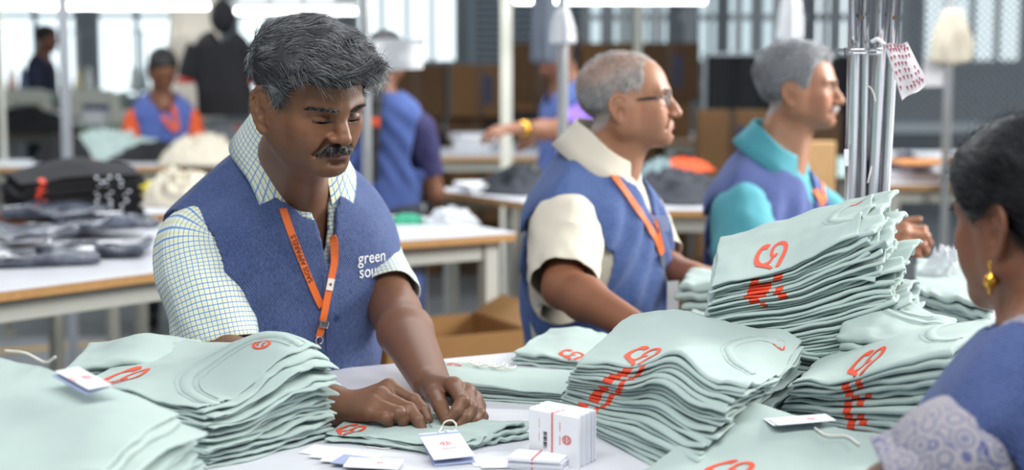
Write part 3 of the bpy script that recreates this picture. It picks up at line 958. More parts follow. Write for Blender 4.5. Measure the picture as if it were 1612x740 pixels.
def lay_logo(bvh, S, c, r, parent):
    """round stamp inside the collar"""
    vs, fs, n = [], [], 0
    def addb(a, b):
        nonlocal n
        rows = [lay(bvh, S, a * (1 - t) + b * t, .0012) for t in (0, 1)]; v = np.stack(rows, 1).reshape(-1, 3)
        vs.append(v); fs.append(grid_faces(len(a), 2) + n); n += len(v)
    addb(ellipse_uv(c, r, r, 0, 360, 25, S), ellipse_uv(c, r * .72, r * .72, 0, 360, 25, S))
    for k in (-.32, .32): addb(ellipse_uv((c[0] + k * r / S.lu, c[1]), r * .22, r * .42, 60, 330, 12, S), ellipse_uv((c[0] + k * r / S.lu, c[1]), r * .08, r * .24, 60, 330, 12, S))
    mesh_obj('stamp', np.concatenate(vs), np.concatenate(fs), RED, parent)
def lay_collar(bvh, S, c, ru, rv, a0, a1, parent, w=.015):
    """ribbed neckline lying on the folded shirt"""
    a = ellipse_uv(c, ru, rv, a0, a1, 30, S); b = ellipse_uv(c, ru - w, rv - w, a0, a1, 30, S)
    n = 30; rows = []
    for t, l in ((0, .0004), (.06, .0013), (.5, .0017), (.94, .0013), (1, .0004)): rows.append(lay(bvh, S, a * (1 - t) + b * t, l))
    mesh_obj('neck_rib', np.stack(rows, 1).reshape(-1, 3), grid_faces(n, 5), MINT, parent)
    a = ellipse_uv(c, ru + .007, rv + .007, a0, a1, 30, S); b = ellipse_uv(c, ru + .0055, rv + .0055, a0, a1, 30, S)
    rows = [lay(bvh, S, a * (1 - t) + b * t, l) for t, l in ((0, .0003), (.5, .0009), (1, .0003))]
    mesh_obj('neck_seam', np.stack(rows, 1).reshape(-1, 3), grid_faces(n, 3), MINT, parent)

def build_stack(S, n, where, group, plies=1, jit=.004, rum=(0, 0, 0, 0), patches=None, first_label=None, m=None, name='folded_shirt', what='folded mint t-shirt', cat='t-shirt', nu=22, nv=16, ends=None, wob=.32, from_='from the top'):
    """separate folded shirts; patches(j) -> list of (u0, u1) printed spots wrapping over the front fold of the j-th from the top"""
    objs = []
    for j in range(n):                       # j = 0 is the top one
        i = n - 1 - j; vs, fs, mi, k = [], [], [], 0
        pt = patches(j) if patches else []
        cuts = tuple(x for p in pt for x in p)
        for q in range(plies):
            cut = [0, 1] if plies == 1 else [0, .62, 1]
            t0 = (i + cut[q]) / n; t1 = (i + cut[q] + (cut[q + 1] - cut[q]) * .96) / n
            v, f, uc, vc = S.ply(t0, t1, i * plies + q, jit, rum, nu, nv, wob, cuts)
            vs.append(v); fs.append(f + k); k += len(v)
            msk = np.zeros(len(f), int)
            for (a, b) in pt: msk |= ((uc > a) & (uc < b) & (vc * S.lv < .008)).astype(int)
            mi.append(msk)
        lab = (first_label if j == 0 and first_label else '%s, %s %s %s' % (what, ORD[j], from_ if j else '', where)).replace('  ', ' ')
        c = S.pos(np.array(.5), np.array(.5), i / n)
        root = thing(name, c, lab, cat, group)
        V_, F_ = np.concatenate(vs), np.concatenate(fs)
        o = mesh_obj('folded_body', V_, F_, [m or MINT, RED], root, mi=np.concatenate(mi))
        objs.append((root, V_, F_))
    r, v, f = objs[0]
    return objs, bvh_of(v, f), r

def T4(*c): return [P(*x) for x in c]
def B4(S_top, shifts): return [p[:2] + np.array(s) for p, s in zip(S_top, shifts)]

# --- centre stack: twenty shirts, pinched at its left corner
t = T4((906, 571, 2.27), (1174, 593, 2.03), (1262, 520, 2.34), (992, 497, 2.50))
b = [PZ(872, 657, ZT)[:2], PZ(1075, 765, ZT)[:2], t[2][:2] + V(-.02, -.03), t[3][:2] + V(-.03, .0)]
S_ = Stack(t, b, [(.62, -.05, .030, .15, .40), (.30, .85, .020, .30, .35), (.85, .1, -.010, .12, .3), (1.02, .6, -.030, .10, .5)], 1)
rsF = np.random.RandomState(11)
def pF(j):
    c = .40 - .0135 * j
    out = [(c + .02, c + .06 - .0004 * j)]
    if j % 6 != 5: out.append((c - .085 - .02 * rsF.rand(), c - .025))
    return [] if j == 0 else out
ob, bv_, r_ = build_stack(S_, 19, 'in the centre stack with red flecks', 'mint shirts in the centre stack', jit=.0045, rum=(0, .006, 0, 0), patches=pF,
    first_label='mint t-shirt with red swirl print lying on top of the centre stack', nu=30, nv=20)
lay_glyph(bv_, S_, (.26, .03), (.175, 0), (0, .27), r_)
lay_collar(bv_, S_, (.97, .55), .080, .075, 95, 265, r_); lay_logo(bv_, S_, (.93, .80), .010, r_)

# --- stack behind it
t = T4((1010, 530, 2.52), (1300, 545, 2.36), (1322, 518, 2.52), (1085, 487, 2.74))
S_ = Stack(t, None, [(.65, .7, .030, .30, .5), (.95, .2, -.02, .2, .4)], 2)
ob, bv_, r_ = build_stack(S_, 11, 'in the stack behind the centre stack', 'mint shirts behind the centre stack', jit=.006, rum=(0, .004, 0, 0),
    first_label='mint t-shirt with neckline showing, behind the centre stack')
lay_collar(bv_, S_, (1.0, .6), .09, .10, 95, 265, r_); lay_logo(bv_, S_, (.90, .62), .011, r_)

# --- leaning stack on the right
t = T4((1119, 452, 2.40), (1366, 356, 2.40), (1394, 297, 2.62), (1131, 373, 2.64))
b = [t[0][:2] + V(-.015, .0), t[1][:2] + V(.095, -.02), t[2][:2] + V(.085, .0), t[3][:2] + V(-.01, .0)]
S_ = Stack(t, b, [(.45, .0, -.016, .25, .6)], 3)
def pG(j): return [[], [(.26, .31), (.40, .46)], [(.20, .34)], [(.22, .36), (.40, .45)], [(.24, .30), (.41, .46)], [(.31, .34)]][j] if j < 6 else []
ob, bv_, r_ = build_stack(S_, 22, 'in the tall leaning stack', 'mint shirts in the leaning stack', jit=.004, plies=2, rum=(0, .010, 0, .002), patches=pG,
    first_label='mint t-shirt with red swirl print on top of the tall leaning stack', nu=32, nv=20)
lay_glyph(bv_, S_, (.27, .05), (.19, .06), (-.02, .42), r_)
lay_collar(bv_, S_, (1.02, .62), .085, .075, 110, 250, r_); lay_logo(bv_, S_, (.84, .80), .011, r_)

# --- small stack by the second man's hand
t = T4((1068, 446, 3.10), (1190, 452, 3.05), (1195, 425, 3.32), (1082, 421, 3.34))
S_ = Stack(t, None, [], 4)
build_stack(S_, 5, 'in the low stack behind the leaning one', 'mint shirts in the low stack by the second man', first_label='mint t-shirt on top of the low stack beside the hanging badge')

# --- collars facing right
t = T4((1322, 524, 2.34), (1470, 545, 2.20), (1515, 500, 2.36), (1350, 463, 2.54))
S_ = Stack(t, None, [(.25, .8, .018, .25, .4)], 5)
ob, bv_, r_ = build_stack(S_, 9, 'in the stack before the leaning one', 'mint shirts in the neckline stack', rum=(.004, 0, 0, 0),
    first_label='mint t-shirt with raised ribbed neckline, in front of the leaning stack')
lay_collar(bv_, S_, (.50, .80), .085, .060, 150, 330, r_); lay_collar(bv_, S_, (.50, .85), .060, .040, 160, 330, r_, .008); lay_logo(bv_, S_, (.40, .78), .011, r_)

# --- right stack with red flecks
t = T4((1243, 604, 2.20), (1500, 552, 2.06), (1572, 500, 2.28), (1292, 556, 2.40))
b = [PZ(1236, 672, ZT)[:2], t[1][:2] + V(-.02, -.02), t[2][:2], t[3][:2]]
S_ = Stack(t, b, [(.35, .05, -.012, .16, .4), (.6, .6, .015, .3, .5)], 6)
def pJ(j): return [] if j == 0 else [(.34 + .010 * j, .39 + .010 * j), (.43 + .008 * j, .465 + .010 * j)][: 2 if j % 3 else 1]
ob, bv_, r_ = build_stack(S_, 12, 'in the right stack beside the seated woman', 'mint shirts in the right stack', jit=.005, patches=pJ,
    first_label='mint t-shirt with red swirl print on the right stack by the woman')
lay_glyph(bv_, S_, (.32, .04), (.17, 0), (.02, .40), r_)
lay_collar(bv_, S_, (1.02, .6), .08, .08, 100, 260, r_)

# --- shirt in the foreground
t = T4((985, 752, 1.93), (1400, 770, 1.80), (1402, 682, 1.98), (1150, 645, 2.12))
S_ = Stack(t, None, [(.20, .95, .014, .20, .4), (.75, .4, -.012, .25, .4)], 7)
ob, bv_, r_ = build_stack(S_, 6, 'in the foreground stack at the bottom edge', 'mint shirts in the foreground stack', rum=(0, .003, 0, 0),
    first_label='mint t-shirt with red swirl print, nearest at the bottom edge')
lay_glyph(bv_, S_, (.27, .02), (.165, 0), (.01, .26), r_)
K_S, K_B = S_, bv_

# --- stack far right behind the woman's face
t = T4((1440, 452, 2.98), (1562, 486, 2.74), (1560, 415, 3.20), (1440, 408, 3.30))
S_ = Stack(t, None, [], 8)
build_stack(S_, 9, 'in the stack past the woman', 'mint shirts behind the woman', rum=(0, .008, .004, 0), first_label='mint t-shirt on top of the stack past the face of the woman')

# --- low flat stack in front of the second man
t = T4((688, 603, 2.455), (884, 619, 2.40), (908, 581, 2.64), (690, 571, 2.66))
S_ = Stack(t, None, [(.1, .5, .004, .3, .6)], 9)
ob, bv_, r_ = build_stack(S_, 5, 'in the low flat stack', 'mint shirts in the low flat stack', jit=.003, first_label='mint t-shirt with small round stamp on the low flat stack')
lay_logo(bv_, S_, (.12, .80), .011, r_)
D_S, D_B = S_, bv_

# --- two or three shirts behind it
t = T4((804, 552, 2.74), (948, 574, 2.66), (960, 525, 2.90), (862, 517, 2.92))
S_ = Stack(t, None, [(.5, .9, .010, .35, .5)], 10)
ob, bv_, r_ = build_stack(S_, 4, 'in the small pile behind the low flat stack', 'mint shirts in the small pile', first_label='mint t-shirt with cut-off red print on the small pile behind')
lay_glyph(bv_, S_, (.50, .03), (.26, 0), (0, .22), r_)

# --- the shirt being tagged
t = [PZ(514, 682, .981), PZ(700, 706, .979), PZ(832, 664, .992), PZ(560, 646, .982)]
S_ = Stack(t, None, [(.9, .6, .006, .25, .4)], 12, wav=.005)
ob, bv_, r_ = build_stack(S_, 2, 'under the working hands', 'mint shirts being tagged', plies=2, jit=.006, rum=(0, .006, .002, .001), wob=.4,
    first_label='mint t-shirt under the hands of the man, having its tag tied on', nu=34, nv=26)
lay_glyph(bv_, S_, (.02, .05), (.16, 0), (.05, .32), r_)

# --- left stack with the open neckline
t = T4((104, 606, 2.14), (325, 646, 2.02), (524, 592, 2.20), (300, 530, 2.42))
b = [t[0][:2] + V(-.01, 0), t[1][:2] + V(.0, .0), t[2][:2] + V(.005, .0), t[3][:2]]
S_ = Stack(t, b, [(.80, .80, .058, .38, .34), (.42, .0, .012, .16, .4), (.0, .5, -.006, .3, .5)], 13)
ob, bv_, r_ = build_stack(S_, 11, 'in the left stack by the sleeve', 'mint shirts in the left stack', plies=2, jit=.006, rum=(0, .003, .001, 0), nu=30, nv=24,
    first_label='mint t-shirt with open neckline and red stamp on the left stack')
lay_glyph(bv_, S_, (.10, .05), (.17, .03), (-.03, .34), r_)
lay_collar(bv_, S_, (1.04, .46), .135, .115, 100, 262, r_, .018); lay_collar(bv_, S_, (1.04, .46), .108, .088, 105, 258, r_, .004); lay_logo(bv_, S_, (.80, .66), .013, r_)

# --- dome-topped stack behind it
t = T4((100, 582, 2.22), (300, 575, 2.28), (318, 535, 2.50), (140, 540, 2.44))
S_ = Stack(t, None, [(.55, .6, .022, .35, .6)], 14)
build_stack(S_, 9, 'in the rounded stack behind the left stack', 'mint shirts in the rounded stack', first_label='plain mint t-shirt domed on top of the rounded back stack')

# --- near left stack, out of focus
t = T4((-190, 800, 1.58), (170, 742, 1.62), (298, 662, 1.84), (-30, 552, 1.98))
b = [t[0][:2], t[1][:2] + V(.02, 0), t[2][:2] + V(.01, 0), t[3][:2]]
S_ = Stack(t, b, [(.75, .6, .018, .3, .4)], 15)
ob, bv_, r_ = build_stack(S_, 9, 'in the blurred stack at the left corner', 'mint shirts in the near left stack', jit=.005, rum=(0, .0012, 0, 0), plies=2, nu=26,
    first_label='plain mint t-shirt on the blurred near left corner stack')
A_S, A_B = S_, bv_
# ================================================================ the hall behind
def struct(b, name, m, **k):
    o = b.obj(name, m, **k); o['kind'] = 'structure'; return o
def floor_mat():
    t = NT('concrete_floor'); n = t.noise(.8, 5); n2 = t.noise(14, 4)
    t.color(t.mix(t.math('ADD', t.math('MULTIPLY', n, .7), t.math('MULTIPLY', n2, .3)), lin((104, 108, 112)), lin((138, 142, 146))))
    t.set(Roughness=.45); t.bump(n2, .1, .003); return t.m
fl = struct(MB().box((-9, -1, -.1), (9, 17.2, 0)), 'floor', floor_mat())
YEL = mat('floor_paint_yellow', (206, 160, 70), .6, vary=.2, scale=8)
for (a, b, w) in (((-4.5, 7.3), (-.8, 8.9), .08), ((-4.2, 4.9), (-1.2, 6.4), .08)):
    d = unit(V(b[0] - a[0], b[1] - a[1], 0)); nn = V(-d[1], d[0], 0) * w / 2; A = V(*a, .002); Bq = V(*b, .002)
    mesh_obj('floor_line', np.array([A - nn, Bq - nn, Bq + nn, A + nn]), [(0, 1, 2, 3)], YEL, fl, smooth=False)
WALLM = mat('wall_blue_grey', (138, 146, 150), .8, vary=.06, scale=3)
FRAME_W = mat('window_frame_grey', (150, 158, 162), .5)
PANE = emit('lit_window_pane', (226, 240, 244), 1.5)
PANE2 = emit('dim_window_pane', (196, 214, 220), 1.0)
YB = 16.0
# back wall: a low parapet, posts and the head, with the windows set between
wall = struct(MB().box((-9, YB, 0), (9, YB + .2, 1.10)).box((-1.7, YB, 1.1), (9, YB + .2, 1.45)).box((-9, YB, 3.6), (9, YB + .2, 4.4)), 'wall_back', WALLM)
struct(MB().box((-9.2, 1, 0), (-9, 16.2, 4.4)), 'wall_left', WALLM)
def window(k, x0, x1, z0, z1, nx, nz, pane, y=YB):
    w = thing('window_%d' % k, ((x0 + x1) / 2, y, z0)); w['kind'] = 'structure'
    b = MB(); t = .05
    for i in range(nx + 1):
        x = x0 + (x1 - x0) * i / nx; b.box((x - t / 2, y - .02, z0), (x + t / 2, y + .06, z1))
    for j in range(nz + 1):
        z = z0 + (z1 - z0) * j / nz; b.box((x0, y - .018, z - t / 2), (x1, y + .058, z + t / 2))
    b.obj('window_frame', FRAME_W, w)
    for i in range(nx):
        for j in range(nz):
            xa, xb = x0 + (x1 - x0) * i / nx + t / 2, x0 + (x1 - x0) * (i + 1) / nx - t / 2; za, zb = z0 + (z1 - z0) * j / nz + t / 2, z0 + (z1 - z0) * (j + 1) / nz - t / 2
            MB().box((xa, y + .03, za), (xb, y + .04, zb)).obj('pane', pane, w)
segs = [(-8.8, -7.4), (-7.2, -5.8), (-5.6, -4.35), (-4.15, -2.95), (-2.75, -1.75), (-1.55, -.55), (-.3, .5), (.75, 1.6), (1.85, 2.7), (2.95, 3.9), (4.1, 5.1), (5.3, 6.6), (6.8, 8.4)]
b = MB()
for i in range(len(segs) + 1):
    x0 = -9 if i == 0 else segs[i - 1][1]; x1 = 9 if i == len(segs) else segs[i][0]; b.box((x0, YB + .001, 1.10 if x0 < -1.8 else 1.45), (x1, YB + .199, 3.6))
struct(b, 'wall_piers', WALLM)
for k, (a, c) in enumerate(segs): window(k + 1, a, c, 1.12 if k < 5 else 1.47, 3.58, 3 if k < 5 else 4, 3, PANE if k < 7 or k > 8 else PANE2)
# expanded-metal screen and louvres in front of the right-hand windows
GALV = mat('galvanised_steel', (160, 168, 174), .45, .6, vary=.1)
def mesh_screen(name, x0, x1, z0, z1, y, lab, pitch=.13, w=.028):
    t = thing(name, ((x0 + x1) / 2, y, z0), lab, 'screen')
    L = (z1 - z0)
    for s in (-1, 1):
        b = MB(); k = x0 - L
        while k < x1 + L:
            xa, xb = (k, k + L) if s > 0 else (k + L, k); za, zb = z0, z1
            # clip to the frame
            t0, t1 = 0., 1.
            dx = xb - xa
            for lim, sg in ((x0, 1), (x1, -1)):
                tt = (lim - xa) / dx
                if dx * sg > 0: t0 = max(t0, tt)
                else: t1 = min(t1, tt)
            if t1 - t0 > .02:
                A = V(xa + dx * t0, y + s * .006, za + L * t0); B_ = V(xa + dx * t1, y + s * .006, za + L * t1)
                b.tube([A, B_], w / 2, 4)
            k += pitch
        o = b.obj('mesh_wire', GALV, t); o['kind'] = 'stuff'
    fb = MB()
    for x in (x0, x1): fb.box((x - .03, y - .03, z0), (x + .03, y + .03, z1))
    for z in (z0, z1): fb.box((x0, y - .03, z - .03), (x1, y + .03, z + .03))
    fb.obj('screen_frame', GALV, t)
def bar_screen(name, x0, x1, z0, z1, y, lab, seed=1):
    t = thing(name, ((x0 + x1) / 2, y, z0), lab, 'screen'); rs = np.random.RandomState(seed); x = x0
    ms = [mat('screen_slat_grey', (140, 148, 154), .6), mat('screen_slat_dark', (96, 104, 112), .6), mat('screen_slat_pale', (176, 184, 188), .6)]
    while x < x1:
        w = .03 + .07 * rs.rand(); MB().box((x, y, z0), (x + w, y + .02, z1), .003).obj('slat', ms[rs.randint(3)], t); x += w + .025 + .06 * rs.rand() * (rs.rand() < .6)
    for z in (z0, z0 + (z1 - z0) * .45, z1): MB().box((x0, y + .02, z - .025), (x1 + .05, y + .05, z + .025), .003).obj('cross_rail', GALV, t)
bar_screen('slat_screen', .50, 2.9, 1.32, 2.4, 11.6, 'grey upright slat screen above the dark partition')
mesh_screen('mesh_screen', 2.05, 4.2, 1.10, 2.3, 9.4, 'grey expanded metal screen at the right behind the hanging bag', .042, .010)
lv = thing('louvre_panel', (.15, 13.2, 1.2), 'blue grey horizontal louvre panel above the brown cartons', 'louvre')
LOUV = mat('louvre_grey', (128, 142, 152), .5, vary=.1)
for k in range(14): MB().box((-.33, 13.2, 1.45 + k * .055), (.62, 13.23, 1.49 + k * .055), .004).obj('slat', LOUV, lv)
MB().box((-.35, 13.235, 1.43), (.64, 13.26, 2.25)).obj('backing', mat('louvre_back', (88, 100, 110), .6), lv)
for x in (-.33, .62): MB().box((x - .03, 13.18, 0), (x + .03, 13.28, 2.3)).obj('post', LOUV, lv)
DARK = mat('black_curtain', (20, 21, 25), .9, vary=.2)
cu = thing('dark_partition', (1.3, 9.6, 0), 'black cloth partition standing behind the man in teal', 'partition')
bb = MB(); n = 70; xs = np.linspace(1.18, 2.10, n); v = []
for z in (0.02, 1.52):
    v += [(x, 9.6 + .025 * math.sin(x * 34) + .01 * math.sin(x * 71), z) for x in xs]
for z in (1.52, 0.02):
    v += [(x, 9.62 + .025 * math.sin(x * 34) + .01 * math.sin(x * 71), z) for x in xs]
v = np.array(v); mesh_obj('cloth', v, np.array([(i * n + j, i * n + j + 1, ((i + 1) % 4) * n + j + 1, ((i + 1) % 4) * n + j) for i in range(4) for j in range(n - 1)]), DARK, cu)
MB().tube([(1.15, 9.61, 1.53), (2.14, 9.61, 1.53)], .014).obj('rail', GALV, cu)
for x in (1.16, 2.13): MB().tube([(x, 9.61, 0), (x, 9.61, 1.54)], .014).obj('post', GALV, cu)

# ---- tubes hung over the lines
TUBE = emit('lit_tube', (255, 255, 255), 6.0)
CASE = mat('lamp_case_white', (225, 228, 228), .4)
def tube_lamp(c, L, yaw, lab, n=2, power=True):
    t = thing('tube_lamp', c, lab, 'lamp', 'tube lamps over the work lines')
    d = V(math.cos(yaw), math.sin(yaw), 0); s = V(-d[1], d[0], 0)
    M = np.eye(4); M[:3, 0] = d; M[:3, 1] = s; M[:3, 3] = c
    MB().box((-L / 2 - .03, -.05, .025), (L / 2 + .03, .05, .07), .006, M).obj('lamp_case', CASE, t)
    for k in range(n):
        o = (k - (n - 1) / 2) * .055
        MB().tube([c - d * L / 2 + s * o, c + d * L / 2 + s * o], .016, 10).obj('lamp_tube', TUBE, t, smooth=True)
    for e in (-.4, .4): MB().tube([c + d * L * e + V(0, 0, .07), c + d * L * e + V(0, 0, 2.3)], .006, 6).obj('hanger', GALV, t)
tube_lamp(P(55, 8, 9.0), .62, .0, 'lit white tube lamp in the top left corner')
tube_lamp(P(190, 10, 9.2), 1.0, .0, 'lit white tube lamp over the woman with the orange lanyard')
tube_lamp(P(440, 18, 10.0), .95, .05, 'lit white tube lamp behind the greying hair of the nearest man')
tube_lamp(P(960, 1, 8.0), .95, .02, 'lit white tube lamp at the top above the man with spectacles')

# ---- uprights
GALVP = mat('galvanised_pole', (190, 194, 196), .35, .5, vary=.08)
CREAMP = mat('cream_painted_pole', (206, 206, 194), .5)
def pole(px, Y, w, m, lab, sq=False, z1=3.4, py=150):
    c = P(px, py, Y); r = w * Y / F / 2
    t = thing('upright_pole', (c[0], c[1], 0), lab, 'pole', 'uprights of the hall')
    b = MB()
    if sq: b.box((c[0] - r, c[1] - r, 0), (c[0] + r, c[1] + r, z1), .004)
    else: b.tube([(c[0], c[1], 0), (c[0], c[1], z1)], r, 16)
    b.obj('shaft', m, t, smooth=not sq)
    MB().box((c[0] - r * 2.2, c[1] - r * 2.2, 0), (c[0] + r * 2.2, c[1] + r * 2.2, .012), .002).obj('base_plate', m, t)
pole(103, 7.6, 14, mat('grey_painted_pole', (150, 154, 160), .5), 'grey upright pole at the left, behind the black stack', True)
pole(3, 8.6, 9, CREAMP, 'thin pale pole on the far left edge')
pole(577, 6.0, 15, GALVP, 'white steel pole just right of the nearest head')
pole(797, 8.2, 18, CREAMP, 'cream square pole in front of the brown cartons', True)
pole(886, 5.6, 17, GALVP, 'steel pole left of the man with spectacles')
pole(1003, 11.0, 12, CREAMP, 'far cream pole above the man with spectacles', True)
pole(1492, 7.0, 14, GALVP, 'steel pole behind the hanging cream bag')

# ---- work tables
Y32 = math.radians(32)
def edge_table(p0, yaw, lx, ly, lab, back=True, **k):
    """p0: left end of the near edge; the table runs along yaw and back from it"""
    d = V(math.cos(yaw), math.sin(yaw)); nn = V(-d[1], d[0])
    c = np.asarray(p0)[:2] + d * lx / 2 + nn * ly / 2
    return table('work_table', c, yaw, lx, ly, .95, lab, group='work tables of the hall', **k)
ZB = .95
a_ = PZ(18, 456, ZB)
edge_table(a_ - V(.18, .21, 0), math.radians(50), 1.5, 1.6, 'white work table at the left holding bagged dark garments', leg=.042, shelf=.30)
edge_table(PZ(813, 366, ZB) - V(math.cos(Y32), math.sin(Y32), 0) * .60, Y32, .60, .72, 'white work table between the two nearer men, with green cloth', leg=.05, shelf=.42)
c0 = PZ(676, 297, ZB); e1 = V(.53, -.85); e2 = V(.85, .53)
table('work_table', c0[:2] + e1 * .375 + e2 * .225, math.atan2(e2[1], e2[0]), .45, .75, ZB, 'white work table behind the centre one, its corner pointing left', group='work tables of the hall', leg=.05)
edge_table(PZ(640, 246, ZB), .06, .95, .9, 'far work table stacked with papers by the purple sleeve', leg=.07)
edge_table(PZ(1010, 330, ZB), 0, .62, 1.3, 'work table with dark clothes between the two far men', leg=.06)
edge_table(PZ(196, 338, ZB), math.radians(30), .85, .5, 'narrow work table under the nearer cream cloth heap', leg=.04)
edge_table(PZ(1040, 221, ZB), 0, .5, .6, 'small far table between the two far men', leg=.06)
edge_table(PZ(1385, 290, ZB), .04, 1.5, .9, 'far right work table loaded with papers', leg=.06)
edge_table(PZ(-60, 262, ZB), .03, 1.9, .54, 'far left work table below the seated woman', leg=.05, shelf=.4)
edge_table(PZ(150, 238, ZB), .03, 1.6, .8, 'work table the woman with orange lanyard leans over', leg=.05)
edge_table(PZ(-40, 207, ZB), .0, 3.6, .8, 'farthest left table with a bright cloth edge', leg=.05)

# ---- cartons
CARD_A = mat('cardboard_brown', (106, 76, 44), .85, vary=.12, scale=10)
CARD_B = mat('cardboard_dark', (82, 58, 34), .85, vary=.12, scale=10)
TAPE = mat('brown_tape', (74, 54, 38), .35)
NAVY = mat('navy_label', (44, 46, 74), .6)
CN = [0]
def carton(c, s, yaw, lab, m=None, open_=False, label_=False, group='cartons'):
    t = thing('cardboard_box', c, lab, 'box', group)
    M = np.eye(4); M[:3, :3] = rotz(yaw); M[:3, 3] = c
    x, y, z = s[0] / 2, s[1] / 2, s[2]
    m = m or (CARD_A, CARD_B)[CN[0] % 2]; CN[0] += 1
    if not open_:
        MB().box((-x, -y, 0), (x, y, z), .004, M).obj('carton_body', m, t)
        MB().box((-.025, -y - .0015, 0.01), (.025, y + .0015, z + .0015), 0, M).obj('tape', TAPE, t)
    else:
        b = MB(); w = .006
        for (a0, a1) in (((-x, -y, 0), (x, -y + w, z)), ((-x, y - w, 0), (x, y, z)), ((-x, -y, 0), (-x + w, y, z)), ((x - w, -y, 0), (x, y, z)), ((-x, -y, 0), (x, y, w))): b.box(a0, a1, 0, M)
        b.obj('carton_body', m, t)
        for sx in (-1, 1):
            f = np.array([(sx * x, -y, z), (sx * x, y, z), (sx * (x + .10), y, z + .05), (sx * (x + .10), -y, z + .05), (sx * x, -y, z + .005), (sx * x, y, z + .005), (sx * (x + .10), y, z + .055), (sx * (x + .10), -y, z + .055)])
            mesh_obj('flap', f @ M[:3, :3].T + c, [(0, 1, 2, 3), (7, 6, 5, 4), (0, 4, 5, 1), (2, 6, 7, 3), (1, 5, 6, 2), (3, 7, 4, 0)], m, t, smooth=False)
    if label_: MB().box((x * .1, -y - .003, z * .25), (x * .42, -y - .001, z * .8), 0, M).obj('printed_label', NAVY, t)
rsb = np.random.RandomState(4)
NUMW = ['first', 'second', 'third', 'fourth', 'fifth', 'sixth', 'seventh']
ROWW = ['floor', 'second', 'third', 'fourth', 'top']
for r in range(4):
    for c in range(5):
        hgt = .368 if c < 2 else .405; x = -.70 + c * .44 + .03 * (r % 2)
        carton(V(x + .02 * rsb.randn(), 11.2 + .03 * rsb.randn(), r * hgt), (.41, .36, hgt - .004), .03 * rsb.randn(), 'brown carton, %s from the left in the %s row of the far carton wall' % (NUMW[c], ROWW[r]), None, False, rsb.rand() < .35, 'cartons in the far wall of boxes')
for r in range(3):
    for c in range(2):
        carton(V(1.22 + c * .40, 8.9 + .02 * rsb.randn(), r * .41), (.38, .36, .40), .04 * rsb.randn(), 'brown carton, %s column and %s row of boxes left of the man in teal' % (('left', 'right')[c], ROWW[r] if r < 2 else 'top'), None, False, c == 0, 'cartons before the dark partition')
for r in range(3): carton(V(.72, 10.4, r * .43), (.36, .36, .42), .02, 'brown carton in the %s place of the narrow pile behind the spectacles' % (ROWW[r] if r < 2 else 'top'), CARD_B, group='cartons in the narrow pile')
carton(V(-.24, 4.72, 0), (.46, .36, .70), math.radians(28), 'large open carton on the floor beside the bare forearm', mat('cardboard_light', (148, 108, 62), .85, vary=.1, scale=8), True, group='cartons under the centre table')
carton(V(.17, 4.99, 0), (.42, .40, .60), math.radians(30), 'closed carton on the floor left of the blue vest', MATS['cardboard_light'], False, group='cartons under the centre table')
carton(V(-.69, 4.50, 0), (.40, .38, .62), math.radians(24), 'carton on the floor hidden half behind the nearest man', MATS['cardboard_light'], False, group='cartons under the centre table')
carton(V(1.42, 5.6, 0), (.5, .4, .62), .1, 'brown carton on the floor right of the leaning stack', CARD_A, group='cartons on the floor at the right')
carton(V(1.95, 5.7, 0), (.5, .4, .70), -.1, 'brown carton on the floor behind the dark tied hair', CARD_A, group='cartons on the floor at the right')
carton(V(.62, 6.1, 0), (.5, .4, .55), .2, 'brown carton on the floor under the clothes table', CARD_A, group='cartons on the floor at the right')

# ---- heaps of cloth
def heap(name, c, rx, ry, hgt, m, lab, cat, seed=0, yaw=0, rough=.55, fold=13, n=56, group=None):
    """crumpled cloth lying in a heap"""
    th = np.linspace(0, 2 * math.pi, n + 1)[:-1]; rr = np.linspace(0, 1, 26)
    R_, A = np.meshgrid(rr, th, indexing='ij')
    q = np.stack([R_ * np.cos(A) * fold * .35 + seed * 5.3, R_ * np.sin(A) * fold * .35, np.full_like(A, seed * 1.7)], -1)
    ridg = 1 - np.abs(vnoise(q)) * 1.6; ridg2 = 1 - np.abs(vnoise(q * 2.1 + 7)) * 1.5
    edge = 1 + .22 * vnoise(np.stack([np.cos(A) * 2, np.sin(A) * 2, np.full_like(A, seed * 3.1)], -1))
    x = R_ * np.cos(A) * rx * edge; y = R_ * np.sin(A) * ry * edge
    z = hgt * (1 - R_ ** 2.6) * (1 - rough + rough * (ridg * .65 + ridg2 * .35) * 1.2) + .004 * (1 - R_)
    z = np.maximum(z, 0.0)
    p = np.stack([x, y, z], -1).reshape(-1, 3) @ rotz(yaw).T + np.asarray(c)
    f = grid_faces(26, n, True)[:, ::-1]
    N = len(p); low = p.copy(); low[:, 2] = c[2]
    rim = np.arange(25 * n, 26 * n); v = np.concatenate([p, low[rim]])
    f2 = np.array([(25 * n + j, N + j, N + (j + 1) % n, 25 * n + (j + 1) % n) for j in range(n)])
    o = mesh_obj(name, v, np.concatenate([f, f2]), m); o.location = (0, 0, 0)
    return tag(o, lab, cat, group)
BLACKC = mat('black_cloth', (26, 26, 30), .9, vary=.2, bump=.3, bscale=80)
DKGREY = mat('charcoal_cloth', (52, 56, 64), .9, vary=.2, bump=.3, bscale=80)
CREAMC = mat('unbleached_cloth', (206, 198, 180), .9, vary=.05)
MINTC = MINT
def on(px, py, z=ZB + .001): return PZ(px, py, z)
heap('cloth_heap', on(285, 322), .16, .16, .14, CREAMC, 'crumpled cream cloth heap nearest the checked shoulder', 'cloth', 1)
heap('cloth_heap', on(318, 258), .26, .22, .16, CREAMC, 'larger cream cloth heap behind the checked shoulder', 'cloth', 2)
heap('cloth_heap', on(240, 316), .10, .10, .07, mat('yellow_cloth', (206, 190, 60), .85), 'small yellow cloth lying against the cream heap', 'cloth', 3)
